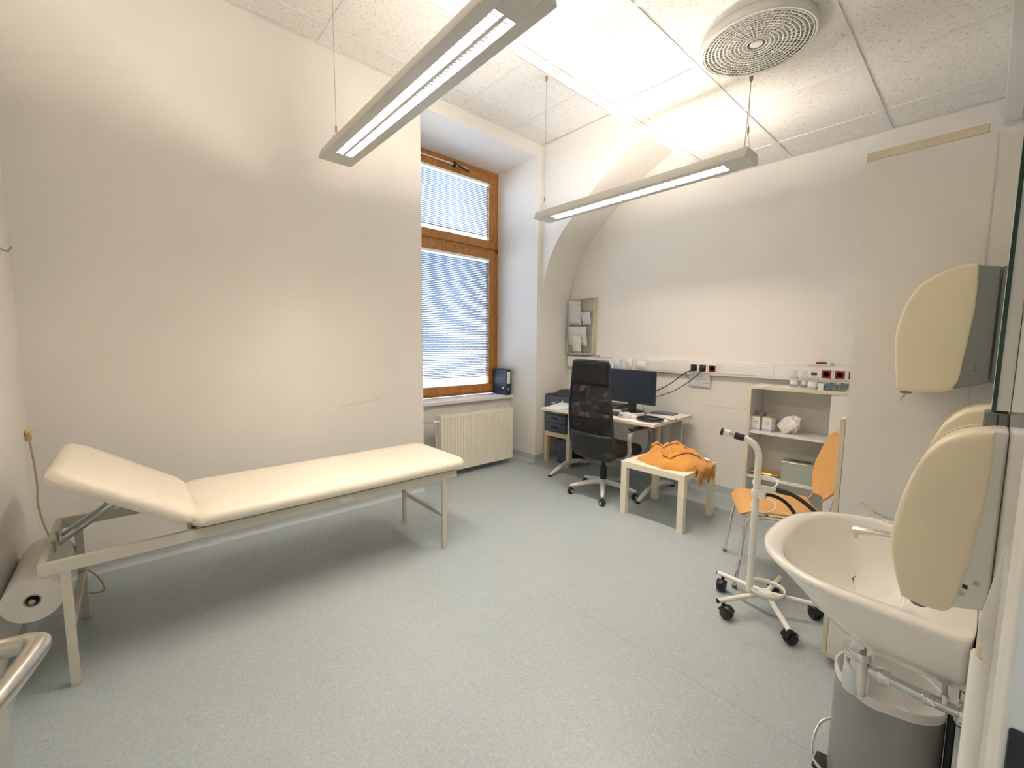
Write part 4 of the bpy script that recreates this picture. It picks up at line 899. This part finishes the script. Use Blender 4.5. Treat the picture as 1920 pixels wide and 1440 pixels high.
mk('pole', MB().tube(pole,0.0165,14), M['white_paint'], c)
e = Vector((px-0.012,py+0.085,0.937)); dv = Vector((-0.25,0.93,0.20)).normalized()
mk('grip_sleeve', MB().tube([e-dv*0.018, e+dv*0.03],0.0185,14), M['black'], c)
mk('handle_bar', MB().tube([e+dv*0.03, e+dv*0.062],0.011,12), M['handle'], c)
mk('end_knob', MB().tube([e+dv*0.055, e+dv*0.085],[0.020,0.017],16), M['white_paint'], c)
mk('knob_cap', MB().tube([e+dv*0.085, e+dv*0.098],[0.021,0.021],16), M['black'], c)
for z, dz in ((0.70,0.02),(0.575,0.02)):
    mk('wire_loop', MB().tube([(px+0.02+0.06*math.cos(a)+0.05, py-0.02+0.055*math.sin(a), z+dz*math.cos(a)) for a in [2*PI*k/28 for k in range(28)]],0.0035,6,True), M['white_paint'], c)
mk('clamp', MB().lathe([(0.022,0.63),(0.024,0.635),(0.024,0.665),(0.022,0.67)],16,(px+0.008,py,0)).box(px-0.01,px+0.03,py-0.045,py-0.015,0.632,0.668), M['white_paint'], c)
mk('tray_arm', MB().bar((px+0.01,py-0.01,0.688),(px+0.02,py-0.12,0.683),0.012,0.022), M['pale_plastic'], c)
mk('clip', MB().bar((px+0.018,py-0.088,0.690),(px+0.022,py-0.14,0.685),0.02,0.022), M['black'], c)
mk('hose', MB().tube(smooth_path([(px+0.01,py-0.03,0.65),(px+0.04,py-0.07,0.648),(px+0.05,py-0.12,0.628),(px+0.05,py-0.16,0.59),(px+0.05,py-0.18,0.55)],6),0.009,8), M['black'], c)
mk('hose', MB().tube(smooth_path([(px+0.02,py-0.13,0.687),(px+0.04,py-0.165,0.672),(px+0.05,py-0.21,0.645),(px+0.05,py-0.25,0.615),(px+0.05,py-0.29,0.585)],6),0.010,8), M['black'], c)

# ---------------------------------------------------------------- wash basin, tap, trap
wb = thing('wash_basin', 'white ceramic wash basin on the right wall', 'wash basin', (1.53, YS, 0))
def outline(sx, fy, by, n=64, p=2.6):
    # D-shaped plan: straight back at by, round front reaching fy
    pts = []; yc = by+0.10
    for k in range(n):
        a = 2*PI*k/n; c_, s_ = math.cos(a), math.sin(a)
        if s_ >= 0:
            x = sx*math.copysign(abs(c_)**(2/p), c_); y = yc+(fy-yc)*abs(s_)**(2/p)
        else:
            x = sx*math.copysign(abs(c_)**(2/12), c_); y = yc-(yc-by)*abs(s_)**(2/12)
        pts.append((x, y))
    return pts
def ring(sx, fy, by, z, tilt=0.0): return [(x, y, z+tilt*max(0,y)) for x, y in outline(sx, fy, by)]
rings = [ring(0.16,0.23,0.003,0.655), ring(0.22,0.28,0.002,0.67,0.03), ring(0.27,0.345,0.001,0.72,0.05), ring(0.305,0.405,0.0,0.775,0.05), ring(0.326,0.445,0.0,0.822,0.01), ring(0.330,0.452,0.0,0.834), ring(0.327,0.450,0.0,0.842), ring(0.318,0.440,0.002,0.845),
         ring(0.288,0.405,0.105,0.842), ring(0.280,0.395,0.112,0.832), ring(0.262,0.372,0.122,0.785), ring(0.222,0.325,0.135,0.725), ring(0.15,0.262,0.155,0.692), ring(0.06,0.22,0.18,0.683), ring(0.012,0.205,0.195,0.682)]
mk('basin', MB().loft(rings), M['ceramic'], wb, ang=60)
mk('drain_plug', MB().lathe([(0.0,0.692),(0.020,0.692),(0.026,0.688),(0.026,0.682)],20,(0,0.20,0),caps=False), M['chrome'], wb)
tp = thing('basin_tap', 'chrome single lever tap on the wash basin', 'tap', (1.53, 0.025, 0.842))
mk('tap_body', MB().lathe([(0.026,0.0),(0.026,0.006),(0.022,0.012),(0.021,0.075),(0.018,0.085)],20), M['chrome'], tp)
mk('spout', MB().loft([[(w*math.cos(2*PI*k/14), y, z+h*math.sin(2*PI*k/14)) for k in range(14)] for y, z, w, h in ((0.0,0.055,0.018,0.018),(0.05,0.060,0.017,0.014),(0.12,0.058,0.016,0.012),(0.185,0.052,0.016,0.012),(0.197,0.050,0.012,0.009))]), M['chrome'], tp)
mk('aerator', MB().lathe([(0.011,0.030),(0.011,0.050)],14,(0,0.182,0)), M['chrome'], tp)
mk('lever', MB().tube(smooth_path([(0,0.0,0.085),(0,0.03,0.095),(0,0.10,0.10),(0,0.15,0.108),(0,0.175,0.124),(0,0.185,0.128)],5),[0.012]+[0.010]*5+[0.008]*20,10), M['chrome'], tp)
tr = thing('bottle_trap', 'chrome bottle trap and waste pipe below the wash basin', 'drain trap', (1.53, 0.185, 0))
mk('trap_cup', MB().lathe([(0.022,0.412),(0.029,0.416),(0.031,0.424),(0.031,0.515),(0.027,0.522),(0.027,0.53)],24), M['chrome'], tr)
mk('collar_nut', MB().lathe([(0.033,0.522),(0.035,0.526),(0.035,0.542),(0.033,0.546)],24), M['chrome'], tr)
mk('tail_pipe', MB().lathe([(0.020,0.54),(0.020,0.68)],20), M['chrome'], tr)
mk('waste_cup', MB().lathe([(0.021,0.60),(0.030,0.625),(0.034,0.66)],24,caps=False), M['chrome'], tr)
mk('waste_pipe', MB().tube([(0,-0.02,0.496),(0,-0.212,0.487)],0.016,16), M['chrome'], tr)
mk('pipe_nut', MB().lathe([(0.021,-0.075),(0.023,-0.072),(0.023,-0.050),(0.021,-0.047)],18,(0,0,0.4945),'y'), M['chrome'], tr)
mk('wall_rose', MB().lathe([(0.034,-0.213),(0.032,-0.205),(0.018,-0.198)],22,(0,0,0.487),'y'), M['chrome'], tr)
for sx in (-0.07, 0.07):
    sv = thing('angle_valve', ('near' if sx < 0 else 'far')+' chrome angle valve under the wash basin', 'valve', (1.53+sx, YS, 0.53), 0, 'angle valves')
    mk('valve_body', MB().lathe([(0.024,0.001),(0.022,0.008),(0.010,0.010),(0.010,0.05)],16,(0,0,0),'y').lathe([(0.007,0.0),(0.007,0.03)],12,(0,0.035,0)), M['chrome'], sv)
    mk('valve_knob', MB().lathe([(0.014,0.05),(0.015,0.055),(0.015,0.072),(0.011,0.076)],16,(0,0,0),'y'), M['chrome'], sv)
    mk('supply_hose', MB().tube(smooth_path([(0,0.035,0.03),(-sx*0.1,0.04,0.09),(-sx*0.5,0.05,0.14)],5),0.005,8), M['steel'], sv)

# pedal bin
b = thing('pedal_bin', 'silver grey pedal bin with white liner under the wash basin', 'bin', (1.665, 0.125, 0))
BR, BH = 0.128, 0.405
mk('bin_body', MB().lathe([(BR*0.97,0.035),(BR,0.045),(BR,BH)],48,caps=False).lathe([(0.0,0.04),(BR*0.97,0.04)],48,caps=False), M['bin'], b)
mk('base_ring', MB().lathe([(BR*1.05,0.0),(BR*1.07,0.008),(BR*1.06,0.034),(BR*1.0,0.042)],48), M['black'], b)
lr = []
for (R, z, amp) in ((1.012,BH-0.022,0.003),(1.018,BH-0.006,0.002),(1.01,BH+0.005,0.003),(0.97,BH+0.003,0.003),(0.93,BH-0.05,0.008),(0.85,BH-0.12,0.012),(0.5,BH-0.15,0.01),(0.03,BH-0.155,0.0)):
    lr.append([(BR*R*(1+0.012*math.sin(9*a))*math.cos(a), BR*R*(1+0.012*math.sin(9*a))*math.sin(a), z+amp*math.sin(5*a+R*9)) for a in [2*PI*k/60 for k in range(60)]])
ln = mk('bin_liner', MB().loft(lr,(False,True)), M['bag'], b)
mk('recycling_mark', MB().tube([(-0.025,0.045,0.0),(0.022,0.030,0.0),(-0.006,-0.004,0.0)],0.0022,4,True), M['grey_paint'], ln, (-0.005,-0.085,BH-0.145), (0,0,0.4))
mk('back_strip', MB().box(-0.030,0.030,-BR-0.018,-BR-0.001,0.03,BH-0.01), M['black'], b, bev=0.004)  # black upright strip between bin and wall
mk('carry_handle', MB().tube(smooth_path([(-0.105,0.085,0.08),(-0.10,0.125,0.075),(-0.06,0.160,0.070),(0.0,0.170,0.09),(0.05,0.162,0.12),(0.085,0.13,0.135),(0.09,0.105,0.13)],6),0.0045,8), M['chrome'], b)
mk('pedal', MB().prism([(-0.045,0.115),(0.045,0.115),(0.035,0.165),(-0.035,0.165)],0.008,0.022,'z'), M['black'], b, bev=0.004)

# ---------------------------------------------------------------- dispensers, mirror and fittings on the right wall
def inset(poly, d):
    cx = sum(p[0] for p in poly)/len(poly); cy = sum(p[1] for p in poly)/len(poly)
    out = []
    for x, y in poly:
        v = Vector((x-cx, y-cy)); out.append((cx+v.x*(1-d/max(v.length,0.01)), cy+v.y*(1-d/max(v.length,0.01))))
    return out
def shell(poly, a0, a1, r, dmax=None):
    rings = []
    for a, d in ((a0, r*1.0),(a0+r*0.25, r*0.35),(a0+r, 0.0),(a1-r, 0.0),(a1-r*0.25, r*0.35),(a1, r*1.0)):
        rings.append([(a, p[0], p[1]) for p in inset(poly, d)])
    return MB().loft(rings)
def spl(pts, n=4): return [(p.x, p.y) for p in smooth_path([(a, b, 0) for a, b in pts], n)]
cov = spl([(-0.016,1.301),(0.021,1.289),(0.045,1.265),(0.060,1.236),(0.072,1.194),(0.080,1.150),(0.084,1.105),(0.080,1.070),(0.071,1.035),(0.064,1.012)]) + spl([(0.037,1.007),(0.009,1.015),(-0.001,1.069),(-0.009,1.116),(-0.014,1.175),(-0.017,1.240),(-0.016,1.295)])
bod = [(-0.0295,1.301),(-0.014,1.301),(-0.008,1.20),(0.004,1.10),(0.012,1.021),(0.006,1.021),(-0.0295,1.032)]
def dispenser(x, w, lab):
    t = thing('soap_dispenser', lab, 'soap dispenser', (x, 0, 0), 0, 'dispensers over the basin')
    t.location.z = 1.0
    sh = lambda P: [(a, b-1.0) for a, b in P]
    mk('wall_body', MB().prism(sh(bod), 0.004, w-0.004, 'x'), M['pale_plastic'], t, bev=0.003)
    mk('front_cover', shell(sh(cov), 0.0, w, 0.008), M['cream_plastic'], t, ang=50)
    mk('rim_band', MB().prism(sh([(a*1.008, 1.155+(b-1.155)*1.008) for a, b in cov]), w*0.70, w*0.90, 'x'), M['cream_dark'], t, ang=50)
    mk('indicator', MB().box(0.0025,0.0045,-0.007,-0.0015,0.060-0.003,0.060+0.003), M['black'], t, smooth=False)
    for dy, dz in ((0.003,-0.012),(-0.010,0.010)): mk('indicator', MB().box(0.0025,0.0045,-0.0075+dy,-0.002+dy,0.060+dz-0.003,0.060+dz+0.003), M['rack_dark'], t, smooth=False)
    mk('nozzle', MB().lathe([(0.010,-0.012),(0.014,0.0),(0.014,0.02)],14,(w/2,0.045,0)), M['grey_plastic'], t)
dispenser(0.915, 0.105, 'nearer cream soap dispenser on the wall before the basin')
dispenser(1.27, 0.105, 'second cream soap dispenser on the wall over the basin')
tc_ = spl([(0.039,1.68),(0.092,1.673),(0.150,1.640),(0.182,1.600),(0.204,1.542),(0.214,1.478),(0.216,1.428),(0.208,1.347),(0.199,1.271)]) + spl([(0.158,1.268),(0.066,1.286),(0.047,1.383),(0.038,1.470),(0.033,1.547),(0.036,1.660)])
t = thing('towel_dispenser', 'large cream paper towel dispenser with grey back on the right wall', 'towel dispenser', (1.95, 0, 1.27))
sh = lambda P: [(a, b-1.27) for a, b in P]
mk('front_cover', shell(sh(tc_), 0.0, 0.27, 0.012), M['cream_plastic'], t, ang=50)
mk('grey_body', MB().prism(sh([(-0.0095,1.660),(0.045,1.672),(0.045,1.55),(0.055,1.40),(0.074,1.290),(0.06,1.288),(-0.0095,1.312)]), 0.003, 0.267, 'x'), M['grey_plastic'], t, bev=0.003)
for dz in (0.0, 0.008, -0.008): mk('status_light', MB().box(0.001,0.0035,0.020,0.023,0.085+dz,0.088+dz), M['black'], t, smooth=False)
mk('wall_plate', MB().box(0.02,0.25,YS+0.0005,-0.0095,0.06,0.36), M['grey_plastic'], t, smooth=False)
mk('paper_outlet', MB().box(0.05,0.22,0.165,0.195,-0.012,0.004), M['grey_plastic'], t, bev=0.004)
mk('towel_tip', MB().sheet(lambda u, v: (0.07+0.13*u, 0.185+0.015*v, -0.01-0.035*v), 3, 3), M['tissue'], t, solid=0.001)
mr = thing('wall_mirror', 'frameless mirror with green glass edge on the right wall', 'mirror', (0.98, YS, 1.322))
mk('mirror_face', MB().box(0.001,0.958,0.0195,0.0200,0.001,0.421), M['mirror'], mr, smooth=False)
mk('glass_edge', MB().box(0.0,0.959,0.0145,0.0195,0.0,0.422), M['mirror_edge'], mr, smooth=False)
mk('backing_board', MB().box(0.002,0.957,0.0005,0.0145,0.002,0.42), M['pale_plastic'], mr, smooth=False)
cl = thing('mirror_bracket', 'grey bracket block under the mirror', 'bracket', (0.985, YS, 1.283))
mk('block', MB().box(0.0,0.05,0.0005,0.027,0,0.037), M['grey_plastic'], cl, bev=0.002)
mk('clip', MB().box(-0.001,0.0,0.011,0.013,0.002,0.035), M['black'], cl, smooth=False)
pp = thing('pipe_cover', 'white rounded upright cable cover beside the door frame', 'pipe cover', (0.74, YS, 0))
mk('channel', MB().loft([[(0.020*math.cos(PI*k/12), 0.016*math.sin(PI*k/12), z) for k in range(13)] for z in (0.0,1.04,1.052)]), M['white_paint'], pp)
mk('end_cap', MB().box(-0.012,0.012,0.0,0.012,1.052,1.10), M['cream_plastic'], pp, bev=0.004)
mk('side_fin', MB().prism([(0.0,1.02),(0.013,1.10),(0.0,1.20)], -0.026, -0.022, 'x'), M['white_paint'], pp, smooth=False)

# scuffs on the couch wall and the desk wall
mk('scuff', MB().bar((1.28,YW-0.0003,0.885),(1.62,YW-0.0003,0.925),0.0006,0.006), M['mark'], bpy.data.objects['wall_left'], smooth=False)
mk('scuff', MB().box(XF-0.0006,XF,1.25,1.80,0.835,0.841), M['mark'], bpy.data.objects['wall_far'], smooth=False)
